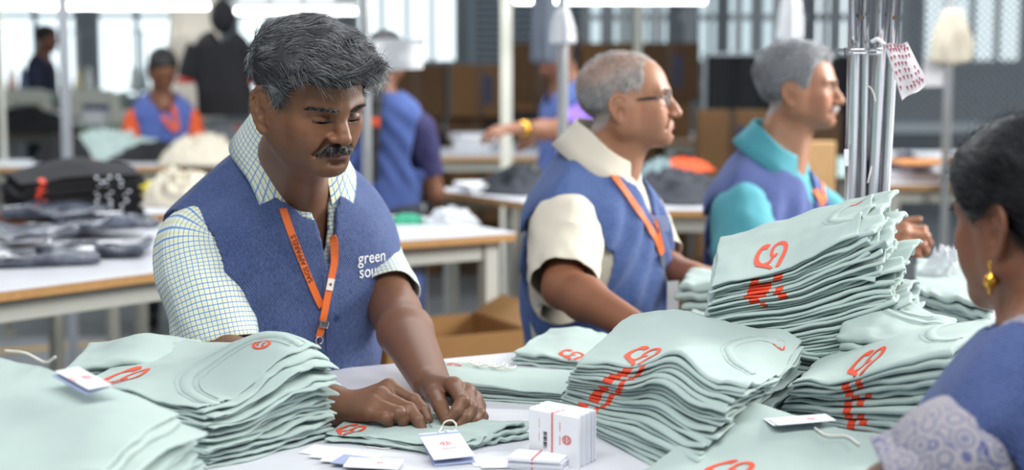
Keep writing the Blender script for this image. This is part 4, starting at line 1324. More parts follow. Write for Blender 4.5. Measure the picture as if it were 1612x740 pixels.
heap('cloth_heap', on(175, 250), .36, .24, .16, MINTC, 'mint cloth heap on the far left table', 'cloth', 4)
heap('cloth_heap', on(100, 254), .16, .2, .15, BLACKC, 'black cloth heap beside the grey pole', 'cloth', 5)
heap('cloth_heap', on(258, 252), .30, .22, .10, BLACKC, 'long black cloth under the hands of the far woman', 'cloth', 6)
heap('cloth_heap', on(345, 238), .20, .2, .17, mat('grey_cloth', (120, 124, 130), .9), 'grey cloth heap under the hanging black shirt', 'cloth', 7)
heap('cloth_heap', on(372, 236), .10, .1, .14, mat('red_cloth', (190, 40, 40), .85), 'red cloth under the hanging black shirt', 'cloth', 8)
heap('cloth_heap', on(40, 208), .5, .25, .18, BLACKC, 'dark cloth heap on the farthest left table', 'cloth', 9)
heap('cloth_heap', on(640, 351), .075, .06, .03, mat('emerald_cloth', (46, 150, 118), .8), 'emerald green cloth on the centre work table', 'cloth', 10, rough=.2)
heap('cloth_heap', on(676, 262, .62), .20, .2, .40, BLACKC, 'big black cloth heap beside the blue kurta', 'cloth', 11)
heap('cloth_heap', on(815, 219), .30, .2, .20, BLACKC, 'black cloth heap behind the bare forearm by the purple sleeve', 'cloth', 12)
heap('cloth_heap', on(1066, 314), .22, .26, .12, DKGREY, 'charcoal clothes heap on the table between the far men', 'cloth', 13)
heap('cloth_heap', PZ(1078, 268, ZB + .085), .13, .12, .05, mat('orange_cloth', (220, 84, 42), .8), 'orange cloth on the charcoal clothes heap', 'cloth', 14)
heap('cloth_heap', on(1040, 300), .13, .12, .13, mat('slate_cloth', (120, 140, 144), .85), 'pale slate cloth beside the orange cloth', 'cloth', 15)
heap('cloth_heap', on(820, 302), .18, .2, .11, DKGREY, 'dark cloth on the table behind the cream sleeve', 'cloth', 16)
heap('cloth_heap', on(1425, 278), .14, .2, .11, mat('blue_dark_cloth', (40, 46, 70), .9), 'navy cloth on the far right paper table', 'cloth', 17)
heap('cloth_heap', on(1330, 275), .20, .2, .08, MINTC, 'mint cloth behind the steel uprights', 'cloth', 18)
heap('cloth_heap', on(110, 247), .12, .1, .12, mat('white_cloth', (220, 224, 226), .8), 'white cloth beside the grey pole', 'cloth', 19)
def plastic(name='clear_plastic'):
    if name in MATS: return MATS[name]
    t = NT(name); t.color(lin((232, 236, 242))); t.set(Roughness=.12, Alpha=.55); t.b.inputs['Specular IOR Level'].default_value = .8
    t.bump(t.noise(30, 4), .5, .01); MATS[name] = t.m; return t.m
heap('plastic_wrap', on(712, 352), .10, .07, .055, plastic(), 'crumpled clear plastic on the centre work table', 'plastic wrap', 20, rough=.7, fold=12)
heap('plastic_wrap', PZ(1487, 432, 1.075), .045, .06, .055, plastic(), 'crumpled clear plastic on the stack past the face of the woman', 'plastic wrap', 21, rough=.7, fold=12)

# ---- black folded shirts on the left table
STK = T4((18, 300, 4.95), (120, 322, 4.72), (208, 262, 5.1), (80, 252, 5.4))
def black_stack():
    c = on(115, 352); d = math.radians(28)
    base = [c + rotz(d) @ V(a, b_, 0) for a, b_ in ((-.20, -.16), (.20, -.16), (.20, .16), (-.20, .16))]
    top = [p + V(0, 0, .165) for p in base]; top[0] = top[0] - V(0, 0, .02); top[2] = top[2] + V(0, 0, .02)
    S_ = Stack(top, base, [(.5, .5, .055, .45, .45)], 21, z0=ZB + .001)
    WD = mat('white_button_dot', (214, 218, 226), .4)
    def pt(j): return [(.12, .16)] if j % 2 else [(.16, .21)]
    ob, bv, r = build_stack(S_, 11, 'in the black stack at left', 'black shirts on the left table', plies=2, jit=.006, m=BLACKC, what='folded black shirt', cat='shirt', patches=pt, nu=14, nv=10,
        first_label='folded black shirt topping the stack on the left table')
    rs = np.random.RandomState(2)
    for k, (rt, v, f) in enumerate(ob):
        b = bvh_of(v, f)
        for u in (.62, .72, .83):
            p = S_.pos(np.array(u + .02 * rs.randn()), np.array(0.), (10.5 - k) / 11)
            n = unit(S_.B[0] - S_.B[3]); disc('button', p + n * .002 , n, .006, .003, WD, rt, 8)
    lay_logo(bv, S_, (.7, .5), .012, r)
black_stack()
# ---- bagged dark garments
def bag_mat():
    t = NT('bagged_navy'); n = t.noise(16, 4)
    t.color(t.mix(t.ramp(n, [(.4, 0.), (.75, 1.)]), lin((44, 50, 66)), lin((96, 104, 122)))); t.set(Roughness=.22); t.b.inputs['Coat Weight'].default_value = .6; t.b.inputs['Coat Roughness'].default_value = .1
    t.bump(t.noise(26, 4), .8, .012); return t.m
BAG = bag_mat(); TAGW = mat('paper_white', (232, 234, 238), .6, vary=.02)
for k, (px, py, w, d, yaw, z, lab) in enumerate((
    (60, 412, .34, .26, .35, 0, 'bagged navy garment nearest on the left table'), (150, 400, .30, .22, .1, .003, 'bagged navy garment at the front right of the left table'),
    (25, 388, .30, .24, .8, .032, 'bagged navy garment lying over the nearest one'), (160, 372, .26, .20, .5, .028, 'bagged navy garment with white label by the black stack'),
    (90, 366, .32, .22, .2, .052, 'bagged navy garment topmost in the middle of the bag pile'), (190, 356, .22, .2, .4, 0.004, 'bagged navy garment farthest right near the black stack'))):
    c = PZ(px, py, ZB + .002); M = rotz(yaw)
    base = [c + M @ V(a * w / 2, b_ * d / 2, z) for a, b_ in ((-1, -1), (1, -1), (1, 1), (-1, 1))]
    S_ = Stack([p + V(0, 0, .028) for p in base], base, [], 40 + k, z0=c[2] + z, wav=.02)
    v, f, _, _ = S_.ply(0, 1, k, .004, (.003, .003, .003, .003), 20, 16, .4)
    v[:, 2] = np.maximum(v[:, 2], ZB + .001)
    t = thing('garment_bag', c + V(0, 0, z), lab, 'garment bag', 'bagged garments on the left table'); mesh_obj('bag', v, f, BAG, t)
    if k in (1, 3):
        p = S_.pos(np.array(.6), np.array(.55), 1.0); MM = np.eye(4); MM[:3, :3] = M; MM[:3, 3] = p + V(0, 0, .006)
        MB().box((-.04, -.025, 0), (.04, .025, .001), 0, MM).obj('bag_label', TAGW, t)

# ---- papers
def papers(px, py, w, d, n, yaw, lab, m=None, z=ZB + .001, th=.018):
    c = PZ(px, py, z); t = thing('paper_pile', c, lab, 'paper', 'paper piles on the far tables'); rs = np.random.RandomState(int(px))
    for k in range(n):
        M = np.eye(4); M[:3, :3] = rotz(yaw + .12 * rs.randn()); M[:3, 3] = c + V(.01 * rs.randn(), .01 * rs.randn(), k * th)
        MB().box((-w / 2, -d / 2, 0), (w / 2, d / 2, th * .9), .001, M).obj('sheaf', m or TAGW, t)
papers(750, 232, .30, .30, 5, .1, 'tall white paper pile on the far centre table')
papers(810, 236, .26, .30, 2, -.1, 'low grey paper pile by the bare forearm', mat('grey_paper', (150, 154, 164), .7))
papers(785, 300, .30, .24, 2, .3, 'white paper pile on the table behind the cream sleeve')
papers(1445, 262, .42, .30, 4, .0, 'white paper pile on the far right table')
papers(1478, 258, .36, .28, 1, .1, 'orange folder on the far right paper pile', mat('orange_paper', (216, 150, 90), .7), z=ZB + .08)
papers(1440, 281, .30, .24, 2, -.2, 'loose papers at the front of the far right table')
papers(1500, 268, .24, .24, 5, .2, 'taller paper pile beside the steel pole at right')
papers(1075, 213, .25, .2, 1, 0, 'white papers on the small far table')
# white sheet clipped to the pole
sh = thing('white_sheet', P(628, 112, 5.9), 'white paper sheet clipped to the steel pole', 'sheet')
n = 14; vv = []
for i in range(n):
    for j in range(8):
        p = P(588 + 78 * i / (n - 1), 66 + (46 - 4 * i / n) * j / 7, 5.9); p[1] += .02 * math.sin(i * .5) + .01 * math.sin(j * .8); vv.append(p)
vv = np.array(vv); o = mesh_obj('paper', np.concatenate([vv, vv + V(0, .002, 0)]), np.concatenate([grid_faces(n, 8), grid_faces(n, 8)[:, ::-1] + len(vv)]), TAGW, sh)
MB().tube([P(572, 66, 5.975), P(668, 64, 5.9)], .008, 8).obj('clip_rod', GALVP, sh)
# second paper beside the bag on the right
p = P(1469, 115, 6.9); s2_ = thing('white_sheet', p, 'small pale paper hanging below the cream bag', 'sheet'); card(s2_, p, .09, .115, V(.1, -1, 0), TAGW, 'paper'); MB().tube([p + V(.03, 0, .04), P(1492, 96, 6.99)], .003, 6).obj('tie', GALVP, s2_)

# ---- hanging things
def hanging(name, c, w, d, hgt, m, lab, cat, seed, taper=.6, folds=7):
    n, k = 40, 24; a = np.linspace(0, 2 * math.pi, n + 1)[:-1]; rows = []
    for j in range(k):
        t = j / (k - 1); s = taper + (1 - taper) * math.sin(min(1, t * 1.4) * math.pi / 2) if t < .95 else 1
        s *= 1 if 0 < j < k - 1 else .55
        r = 1 + .16 * np.sin(a * folds + seed) * t + .12 * vnoise(np.stack([np.cos(a) * 2, np.sin(a) * 2, np.full(n, t * 3 + seed)], 1))
        rows.append(np.stack([np.cos(a) * w / 2 * s * r, np.sin(a) * d / 2 * s * r, np.full(n, -t * hgt) + .02 * hgt * np.sin(a * 2 + seed) * t], 1))
    v = np.concatenate(rows) + np.asarray(c); f = grid_faces(k, n, True).tolist() + [tuple(range(n)), tuple((k - 1) * n + i for i in range(n - 1, -1, -1))]
    return tag(mesh_obj(name, v, f, m), lab, cat)
def hanger_rod(px0, px1, py, Y, lab):
    t = thing('hanging_rail', P((px0 + px1) / 2, py, Y), lab, 'rail'); MB().tube([P(px0, py, Y), P(px1, py, Y)], .01, 8).obj('rod', GALVP, t)
    for x in (px0, px1):
        q = P(x, py, Y); MB().tube([(q[0], q[1], q[2]), (q[0], q[1], 3.4)], .006, 6).obj('drop', GALVP, t)
hanging('cloth_bag', P(1500, 14, 6.85), .16, .10, .235, CREAMC, 'cream cloth bag hanging on the pole at right', 'bag', 2, .5)
hanging('plastic_bag', P(886, 14, 5.56), .085, .09, .12, plastic(), 'white plastic bag tied near the top of the steel pole', 'bag', 4, .5)
hanging('grey_cloth', P(856, -20, 6.4), .10, .04, .30, mat('slate_hanging', (104, 114, 128), .9), 'slate grey cloth hanging left of the steel pole', 'cloth', 5, .8)
hanging('plastic_strip', P(1246, -30, 6.0), .09, .06, .22, plastic(), 'clear plastic strips hanging above the man in teal', 'plastic', 6, .4)
hanging('cream_curtain', P(302, -60, 9.7), .30, .10, .95, mat('cream_curtain', (206, 200, 186), .9, vary=.04), 'cream cloth curtain hanging beside the black shirt', 'curtain', 7, .9, 9)
hanger_rod(250, 420, -66, 9.65, 'steel rail holding the cream curtain and black shirt')
# black shirt on its hanger
bs = thing('hanging_shirt', P(352, 170, 9.2), 'black shirt with red trim on a hanger behind the nearest man', 'shirt')
TBS = Torso(P(352, 172, 9.2) - V(0, 0, .02), -8, 0, w=.92, slope=.62, top=.52, depth=.55)
garment(TBS, .009, .012, .022, -.02, arm=None, neck=(.07, .06, 0), wr=lambda q: .012 * vnoise(q * 9), m=BLACKC, parent=bs, name='shirt_body')
for s in (-1, 1):
    a = TBS.F.w(s * .15, 0, .38); b = TBS.F.w(s * .215, 0, .20)
    sleeve('shirt_sleeve', [a, (a + b) / 2, b], [.06, .062, .06], BLACKC, bs, nu=14, nv=20); 
    MB().tube([b + V(0, 0, .0), b - V(0, 0, .03)], .062, 16).obj('red_cuff', MATS['red_cloth'], bs, smooth=True)
MB().tube(spline([TBS.F.w(0, 0, .47), TBS.F.w(0, 0, .56), TBS.F.w(.02, 0, .60), TBS.F.w(.0, 0, .63), TBS.F.w(-.02, 0, .61)], 16), .005, 6).obj('hanger_hook', GALVP, bs)
Qh = SDF(TBS.F.w(0, 0, .5) - .2, TBS.F.w(0, 0, .5) + .2, .008); Qh.ell(TBS.F.w(0, .02, .55), (.075, .07, .10), None); vv, ff = Qh.mesh(); mesh_obj('hood', vv, ff, BLACKC, bs)
# plastic crate
cr = thing('plastic_crate', on(150, 201), 'teal crate with a blue rim on the farthest left table', 'crate'); c = on(150, 201)
b = MB(); b.box(c + V(-.13, -.1, 0), c + V(.13, .1, .15), .01); b.obj('crate_body', mat('teal_plastic', (30, 110, 116), .4), cr)
MB().box(c + V(-.14, -.11, .15), c + V(.14, .11, .20), .01).obj('crate_rim', mat('blue_plastic', (42, 56, 130), .4), cr)
# bare ply chair back beside the man in teal
ch = thing('chair', (P(1262, 262, 6.3)[0], 6.3, 0), 'pale plywood chair seen right of the man in teal', 'chair'); c = np.array(ch.location)
PLYC = mat('chair_plywood', (196, 158, 110), .5, vary=.1)
MB().box(c + V(-.17, .17, .68), c + V(.17, .19, 1.17), .008).obj('backrest', PLYC, ch); MB().box(c + V(-.19, -.19, .44), c + V(.19, .19, .465), .008).obj('seat', PLYC, ch)
for sx in (-1, 1):
    MB().tube([c + V(sx * .17, .20, 0), c + V(sx * .17, .20, 1.1)], .012, 8).obj('leg', BLACKPL, ch); MB().tube([c + V(sx * .17, -.17, 0), c + V(sx * .17, -.17, .44)], .012, 8).obj('leg', BLACKPL, ch)
# bright cloth strip on the far table
p = on(155, 206); t = thing('white_board', p, 'bright white board lying on the farthest left table', 'board'); MB().box(p + V(-.33, -.02, 0), p + V(.33, .02, .16), .004).obj('board', TAGW, t)

# ---- sewing line far off at the left: machines and thread stands
MACH = mat('machine_beige', (196, 198, 186), .45); MGRN = mat('machine_green', (120, 140, 128), .5)
CONES = [mat('cone_%d' % k, c, .8) for k, c in enumerate(((224, 226, 220), (170, 190, 200), (200, 120, 90), (90, 110, 140), (228, 214, 170)))]
ORDM = ['first', 'second', 'third', 'fourth', 'fifth', 'sixth', 'seventh', 'eighth']
for k in range(6):
    c = V(-4.3 + .55 * k, 12.3 + .06 * (k % 2), .951)
    t = thing('sewing_machine', c, 'sewing machine on the farthest left table, %s from the left' % ORDM[k], 'sewing machine', 'sewing machines of the far line')
    MB().box(c + V(-.2, -.09, 0), c + V(.2, .09, .05), .01).obj('bed', MGRN, t)
    MB().box(c + V(.10, -.06, .05), c + V(.19, .06, .30), .015).obj('pillar', MACH, t)
    MB().box(c + V(-.19, -.05, .20), c + V(.12, .05, .32), .015).obj('arm', MACH, t)
    MB().box(c + V(-.20, -.055, .10), c + V(-.12, .055, .30), .012).obj('head', MACH, t)
    MB().tube([c + V(.19, 0, .25), c + V(.23, 0, .25)], .06, 14).obj('hand_wheel', MGRN, t)
for k in range(7):
    c = V(-4.45 + .52 * k, 12.55, .951)
    t = thing('thread_stand', c, 'thread stand behind the far sewing line, %s from the left' % ORDM[k], 'thread stand', 'thread stands of the far line')
    MB().tube([c, c + V(0, 0, .78)], .010, 6).obj('stand_rod', GALV, t)
    MB().box(c + V(-.12, -.06, .30), c + V(.12, .06, .32), .004).obj('stand_tray', GALV, t)
    MB().tube([c + V(-.13, 0, .76), c + V(.13, 0, .76)], .006, 6).obj('thread_guide', GALV, t)
    for q in (-1, 0, 1):
        b = MB(); b.lathe(c + V(q * .085, -.01, .32), [(.038, 0), (.036, .02), (.016, .16), (.010, .17)], 12); b.obj('thread_cone', CONES[(k * 2 + q) % 5], t, smooth=True)
# ================================================================ the man fixing a tag (nearest)
VEST = weave_mat('vest_blue', (48, 64, 108), (92, 109, 154))
CHECK = check_mat('check_shirt', (232, 235, 226), (74, 136, 200), (222, 224, 160))
ORANGE = mat('lanyard_orange', (232, 110, 42), .55, bump=.3, bscale=900)
STEEL = mat('lanyard_steel', (190, 190, 192), .25, 1.0)
BROWNTXT = mat('lanyard_print', (92, 44, 30), .7)
WHITE_THREAD = mat('white_thread', (236, 238, 242), .8)
DARK_BTN = mat('navy_button', (52, 66, 112), .4)
TROUSERS = mat('dark_trousers', (44, 46, 56), .85, bump=.3, bscale=300)
SHOE = mat('black_leather', (24, 22, 22), .4)
EYEWHITE = mat('eye_white', (205, 196, 188), .25)
IRIS = mat('eye_iris', (30, 18, 12), .15)

def hair_roots(v, f, n, seed, mask):
    rs = np.random.RandomState(seed); nn = normals(v, f)
    ok = np.where(mask)[0]
    i = rs.choice(ok, n, replace=len(ok) < n)
    return v[i] + rs.randn(n, 3) * .0008, nn[i]

def eyes(H, parent, gaze=-.006, r=.0118, zs=1.0):
    for s in (-1, 1):
        b = MB(); c = H.w(s * .0315, -.0762, .0225 + (-.002 - .0225) * zs); d = H.d(s * .02, -1, gaze * 40)
        prof = [(math.sin(t) * r, -math.cos(t) * r) for t in np.linspace(0.05, math.pi - .05, 12)]
        b.lathe((0, 0, 0), prof, 14)
        v = np.concatenate(b.v) * H.sc
        mi = []
        for q in b.f: mi.append(1 if np.mean([v[k][2] for k in q]) > r * H.sc * .87 else 0)
        z = unit(d); x = unit(np.cross(z, V(0, 0, 1))); y = np.cross(z, x)
        mesh_obj('eye', v @ np.stack([x, y, z]) + c, b.f, [EYEWHITE, IRIS], parent, mi=mi)

def legs(parent, T, m, span=.09, shoes=True, ztop=None, zfoot=0.0):
    """trousers and shoes down to the floor"""
    o = T.F.o; yaw = T.F.R
    top = T.F.w(0, 0, -.05) if ztop is None else np.array([o[0], o[1], ztop])
    S = SDF(np.array([o[0] - .3, o[1] - .3, 0.02]), np.array([o[0] + .3, o[1] + .3, top[2] + .15]), .012)
    side = unit(np.array([T.F.R[0, 0], T.F.R[1, 0], 0])); fw = np.array([-side[1], side[0], 0]) * -1
    S.ell(top, (.165, .12, .15), rotz(math.atan2(side[1], side[0])), .03)
    for s in (-1, 1):
        hip = top + side * s * .085; kn = np.array([o[0], o[1], .5]) + side * s * span; an = np.array([o[0], o[1], .07]) + side * s * (span + .01)
        S.cone(hip, kn, .098, .078, .03); S.cone(kn, an, .078, .066, .02)
        if shoes:
            Q = SDF(an - .3, an + .3, .008)
            Q.op(an - .2, an + .2, lambda p, an=an: np.maximum(_ell(p, an - V(0, 0, .03) + fw * .07, (.05, .14, .05), side, fw), -(p[..., 2] - .004)))
            v, f = Q.mesh(); mesh_obj('shoe', v, f, SHOE, parent)
    v, f = S.mesh(); mesh_obj('trousers', v, f, m, parent)
def _ell(p, c, r, side, fw):
    q = p - c; a = (q @ side) / r[0]; b = (q @ fw) / r[1]; z = q[..., 2] / r[2]
    return (np.sqrt(a * a + b * b + z * z) - 1) * min(r)

def shrink_text(txt, size, mapper, m, parent, name='lettering', bold=True):
    v, f = text_verts(txt, size, bold)
    return mesh_obj(name, np.array([mapper(x, y) for x, y, _ in v]), f, m, parent, smooth=False)

def man_tagging():
    T = Torso((-.428, 2.80, .855), 35, 9, w=1.0, slope=.74, top=.560, fd=.78, prof=dict(w=[.185, .180, .172, .172, .180, .200, .226, .230, .22]))
    H = Frame(P(487, 162, 2.535), 41, 17, -2, .94)
    root = thing('person', (T.F.o[0], T.F.o[1], 0), 'man with thick greying hair and moustache in blue vest and checked shirt, tying a tag', 'person', 'workers at the packing tables')
    sk = (120, 84, 60)
    style = dict(eye=.0016, gaze=-.0085, stubble=.12, lip=(112, 70, 66), fat=.92, jaw=.88, nose=.95, noseup=.006, zs=.85, ear=1.18)
    SKIN = skin_mat('skin_deep_brown', sk)
    # ----- arm joints
    shR, elR, wrR = T.F.w(-.165, .0, .325), P(346, 560, 2.57), P(546, 645, 2.275)
    shL, elL, wrL = T.F.w(.180, .045, .32), P(624, 494, 2.72), P(680, 606, 2.36)
    S = SDF((-.66, 2.12, .93), (-.02, 2.98, 1.60), .0024)
    nb = T.F.w(0, .015, .455)
    build_head(S, H, style)
    S.cone(H.w(0, .022, -.055), nb, .050, .058, .03)
    S.cone(H.w(0, -.012, -.085), T.F.w(0, -.045, .43), .036, .04, .03)
    S.cone(nb, shR, .06, .05, .03); S.cone(nb, shL, .06, .05, .03)
    S.cone(T.F.w(0, -.035, .44), T.F.w(0, -.06, .30), .055, .055, .03)
    for sh, el, wr in ((shR, elR, wrR), (shL, elL, wrL)):
        S.cone(sh, el, .052, .041, .02)
        mid = el + (wr - el) * .28
        S.cone(el, mid, .041, .042, .02); S.cone(mid, wr, .041, .0265, .02, sq=(unit(np.cross(wr - el, V(0, 0, 1))), 1.12))
    # right hand (towards the left of the picture): back up, finger tips pinching the thread
    chR, frR = build_hand_joints(S, wrR, [
        [P(612, 610, 2.272), P(652, 631, 2.245), P(674, 660, 2.215)],
        [P(600, 624, 2.250), P(644, 645, 2.215), P(665, 677, 2.190)],
        [P(590, 637, 2.232), P(628, 651, 2.202), P(636, 672, 2.205)],
        [P(583, 650, 2.218), P(608, 659, 2.195), P(612, 673, 2.210)]],
        [P(592, 640, 2.30), P(640, 650, 2.27), P(670, 668, 2.225)], 1.0, V(-.15, -.5, .85))
    # left hand: knuckles to the viewer, fingers curled down around the cloth
    chL, frL = build_hand_joints(S, wrL, [
        [P(714, 607, 2.272), P(728, 632, 2.218), P(706, 661, 2.200)],
        [P(735, 617, 2.285), P(741, 643, 2.228), P(722, 669, 2.205)],
        [P(747, 629, 2.302), P(754, 652, 2.245), P(737, 671, 2.220)],
        [P(752, 640, 2.322), P(759, 657, 2.275), P(746, 669, 2.248)]],
        [P(686, 622, 2.285), P(694, 641, 2.232), P(703, 661, 2.202)], 1.0, V(.38, -.42, .80))
    v, f = S.mesh()
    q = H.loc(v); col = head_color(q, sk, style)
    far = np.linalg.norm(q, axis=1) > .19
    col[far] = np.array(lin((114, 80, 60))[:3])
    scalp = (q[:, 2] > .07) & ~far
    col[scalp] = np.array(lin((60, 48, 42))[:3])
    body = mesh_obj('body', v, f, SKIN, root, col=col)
    # fingernails
    NAIL = mat('finger_nail', (178, 128, 108), .3)
    for ch, (D_, N_, S_) in ((chR, frR), (chL, frL)):
        for c in ch:
            d = unit(c[-1] - c[-2]); n = unit(N_ - d * np.dot(N_, d)); s = np.cross(d, n)
            if c is ch[4]: n, s = s * (1 if np.dot(s, N_ + S_ * .3) > 0 else -1), n
            b = MB(); P0 = c[-1] - d * .0010 + n * .0064
            vv = []; k = 5
            for i in range(k):
                for j in range(k):
                    a, e = (i / (k - 1) - .5) * 2, (j / (k - 1) - .5) * 2
                    vv.append(P0 + d * .0050 * a + s * .0044 * e * (1 - .18 * a * a) - n * (.0016 * e * e + .0012 * max(a, 0) ** 2))
            mesh_obj('fingernail', np.array(vv), grid_faces(k, k), NAIL, body)
    eyes(H, root, -.02, zs=style['zs'])
    # ----- hair
    HM = hair_mat('salt_and_pepper_hair', (26, 27, 30), (146, 149, 153), .45)
    HC = mat('hair_base_dark', (40, 41, 46), .6, bump=.8, bscale=160)
    hl = [(0, .054), (.45, .056), (.75, .056), (.95, .040), (1.10, .020), (1.20, -.030), (1.34, -.034), (1.46, -.002), (1.70, .012), (1.95, -.012), (2.2, -.045), (2.7, -.066), (3.2, -.070)]
    def thick(q):
        # fuller on top and at the front
        top = sstep(.0, .09, q[..., 2]); front = sstep(.02, -.09, q[..., 1]) * sstep(.05, .10, q[..., 2])
        return .006 + .022 * top + .010 * front
    Q = SDF(H.o - .19, H.o + .19, .003); hair_field(H, hl, thick, Q); hv, hf = Q.mesh(); hv = smooth_mesh(hv, hf, 1)
    hair = mesh_obj('hair', hv, hf, HC, root)
    hq = H.loc(hv); hn = normals(hv, hf); hnl = hn @ H.R
    outer = ((hnl * (hq - V(0, .01, .02))).sum(1) > 0) & (hq[:, 2] > np.interp(np.arctan2(np.abs(hq[:, 0]), -(hq[:, 1] - .005)), [a for a, _ in hl], [z for _, z in hl]) + .004)
    def flow(q, n, rs):
        # combed forward and over, waving; the short sides lie down
        top = sstep(-.01, .07, q[:, 2])[:, None]
        d = V(.30, -.85, -.05)[None] * top + np.stack([0 * q[:, 0], .25 + 0 * q[:, 0], -.9 + 0 * q[:, 0]], 1) * (1 - top)
        d = d + .10 * rs.randn(len(q), 3) + .95 * np.stack([vnoise(q * 20 + k * 9.1) for k in range(3)], 1)
        d = d - n * ((d * n).sum(1, keepdims=True)) * .97
        return unit_rows(d)
    rs = np.random.RandomState(3)
    r, n = hair_roots(hv, hf, 15000, 5, outer); ql = H.loc(r); nl = n @ H.R
    d = flow(ql, nl, rs) @ H.R.T
    L = (.008 + .024 * sstep(-.02, .06, ql[:, 2])) * (.6 + .8 * rs.rand(len(r)))
    strands('hair_strands', r - n * .0022, d, n, L * 1.15, .00036, HM, hair, lift=.06, wave=.009, wfreq=36)
    fm = outer & (hq[:, 1] < -.062) & (hq[:, 2] > .058)
    r, n = hair_roots(hv, hf, 380, 8, fm); d = unit_rows(n * .35 + (H.d(.35, -.75, .0))[None] + .25 * rs.randn(380, 3))
    strands('forelock', r, d, n, .024, .00045, HM, hair, lift=.12, wave=.008, wfreq=50, droop=.25, seed=4)
    # moustache and eyebrows
    b = SDF(H.o - .2, H.o + .2, .002); lz = .0225 + (-.0715 - .0225) * style['zs']
    for s in (-1, 1):
        b.cone(H.w(s * .002, -.1035, lz + .0125), H.w(s * .016, -.0985, lz + .0100), .0060, .0056, .004)
        b.cone(H.w(s * .016, -.0985, lz + .0100), H.w(s * .028, -.0895, lz + .0015), .0056, .0028, .004)
    mv, mf = b.mesh(); mo = mesh_obj('moustache', mv, mf, HC, root)
    MH = hair_mat('moustache_hair', (16, 15, 16), (120, 118, 116), .12)
    mn = normals(mv, mf); i = rs.choice(len(mv), 1500); ql = H.loc(mv[i])
    d = unit_rows(np.stack([np.sign(ql[:, 0]) * .8, -.25 + 0 * ql[:, 0], -.75 + 0 * ql[:, 0]], 1) + .25 * rs.randn(1500, 3)) @ H.R.T
    strands('moustache_strands', mv[i], d, mn[i], .007, .0004, MH, mo, lift=.12, wave=.002)
    bq = head_brow(q, style['zs']); i = rs.choice(np.where(bq)[0], 640); bn = normals(v, f)[i]; ql = q[i]
    d = unit_rows(np.stack([np.sign(ql[:, 0]) * .95, .15 + 0 * ql[:, 0], .25 + 0 * ql[:, 0]], 1) + .22 * rs.randn(640, 3)) @ H.R.T
    [strands('eyebrow', v[i][k_], d[k_], bn[k_], .0085, .0004, MH, root, lift=.2, wave=.001) for k_ in (ql[:, 0] > 0, ql[:, 0] <= 0)]
    # ----- clothes
    def wr(q):
        x, y, z = q[..., 0], q[..., 1], q[..., 2]
        low = sstep(.36, .05, z)
        fold = .0035 * np.sin(x * 46 + 5 * z + 2 * vnoise(q * 6)) * low + .007 * vnoise(q * np.array([9, 9, 3.5])) * low
        armp = .004 * np.sin((z * 60 + np.abs(x) * 70)) * np.exp(-((np.abs(x) - .15) / .05) ** 2 - ((z - .24) / .08) ** 2)
        return fold + armp + .003 * vnoise(q * 16)
    vest, vv, vf = garment(T, .0036, .013, .0085, -.12, arm=((.125, .198), .275, .105, .122), neck=(.078, .100, -.016), vcut=(.318, .24, .016), wr=wr, m=VEST, parent=root)
    shirt, sv, sf = garment(T, .0042, .002, .009, .02, arm=((.15, .205), .275, .09, .11), neck=(.062, .066, .005), vcut=(.335, .22, .014), wr=lambda q: .002 * vnoise(q * 14), name='checked_shirt', m=CHECK, parent=root, uvmode='planar')
    bv = bvh_of(vv, vf)
    NF = Frame(T.F.w(0, -.004, .500), 33, 16, 0)
    collar('shirt_collar', NF, CHECK, root, rx=.064, ry=.070, z0=.012, back=.042, fall=.060, point=.075, drop=.040, open_=.36, flare=.027, gap=.036)
    # sleeves: out of the armhole, down over the upper arm
    a, b_ = shR, elR
    ax = b_ - a
    sleeve('shirt_sleeve', [a + T.F.d(.05, 0, .035), a + T.F.d(.004, 0, .014), a + ax * .26, a + ax * .55 + V(0, .004, -.004), a + ax * .86 + V(0, .014, -.012)], [.052, .070, .076, .073, .071], CHECK, root, wr=.006, seed=1)
    a, b_ = shL, elL
    ax = b_ - a
    sleeve('shirt_sleeve', [a + T.F.d(-.05, 0, .03), a + T.F.d(-.004, 0, .012), a + ax * .28, a + ax * .55, a + ax * .78], [.046, .054, .056, .056, .056], CHECK, root, wr=.005, seed=2)
    # ----- lanyard, buttons, embroidery on the vest
    lan = root
    o1, c1, s1, n1 = px_ribbon('lanyard_strap', bv, [(441, 312), (449, 342), (464, 384), (481, 428), (497, 466), (505, 482)], .0125, ORANGE, root, lift=.004)
    o2, c2, s2, n2 = px_ribbon('lanyard_strap', bv, [(527, 372), (524, 410), (518, 440), (510, 480), (503, 516), (499, 530)], .0135, ORANGE, root, lift=.0065)
    def on_strap(c, s, n, start, off):
        dist = np.concatenate([[0], np.cumsum(np.linalg.norm(np.diff(c, axis=0), axis=1))])
        def mp(x, y):
            t = start + x
            p = np.array([np.interp(t, dist, c[:, k]) for k in range(3)]); ss = np.array([np.interp(t, dist, s[:, k]) for k in range(3)]); nn = np.array([np.interp(t, dist, n[:, k]) for k in range(3)])
            return p + ss * (y + off) + nn * .0006
        return mp
    L1 = np.linalg.norm(np.diff(c1, axis=0), axis=1).sum()
    # reads upwards: run the text from the lower end
    cr, sr, nr = c1[::-1], s1[::-1], n1[::-1]
    shrink_text('SAGS APPARELS', .0125, on_strap(cr, sr, nr, .048, -.0045), BROWNTXT, o1)
    # clip
    b = MB(); e = c2[-1]; up = unit(c2[-6] - c2[-1]); sd = s2[-1]; nn = n2[-1]
    M = np.eye(4); M[:3, 0] = sd; M[:3, 1] = nn; M[:3, 2] = up; M[:3, 3] = e + nn * .001
    MB().box((-.0085, -.003, .018), (.0085, .003, .030), .001, M).obj('lanyard_crimp', STEEL, root)
    ringp = [e + nn * .003 - up * .004 + (sd * math.cos(t) + up * math.sin(t)) * .007 for t in np.linspace(0, 2 * math.pi, 20)]
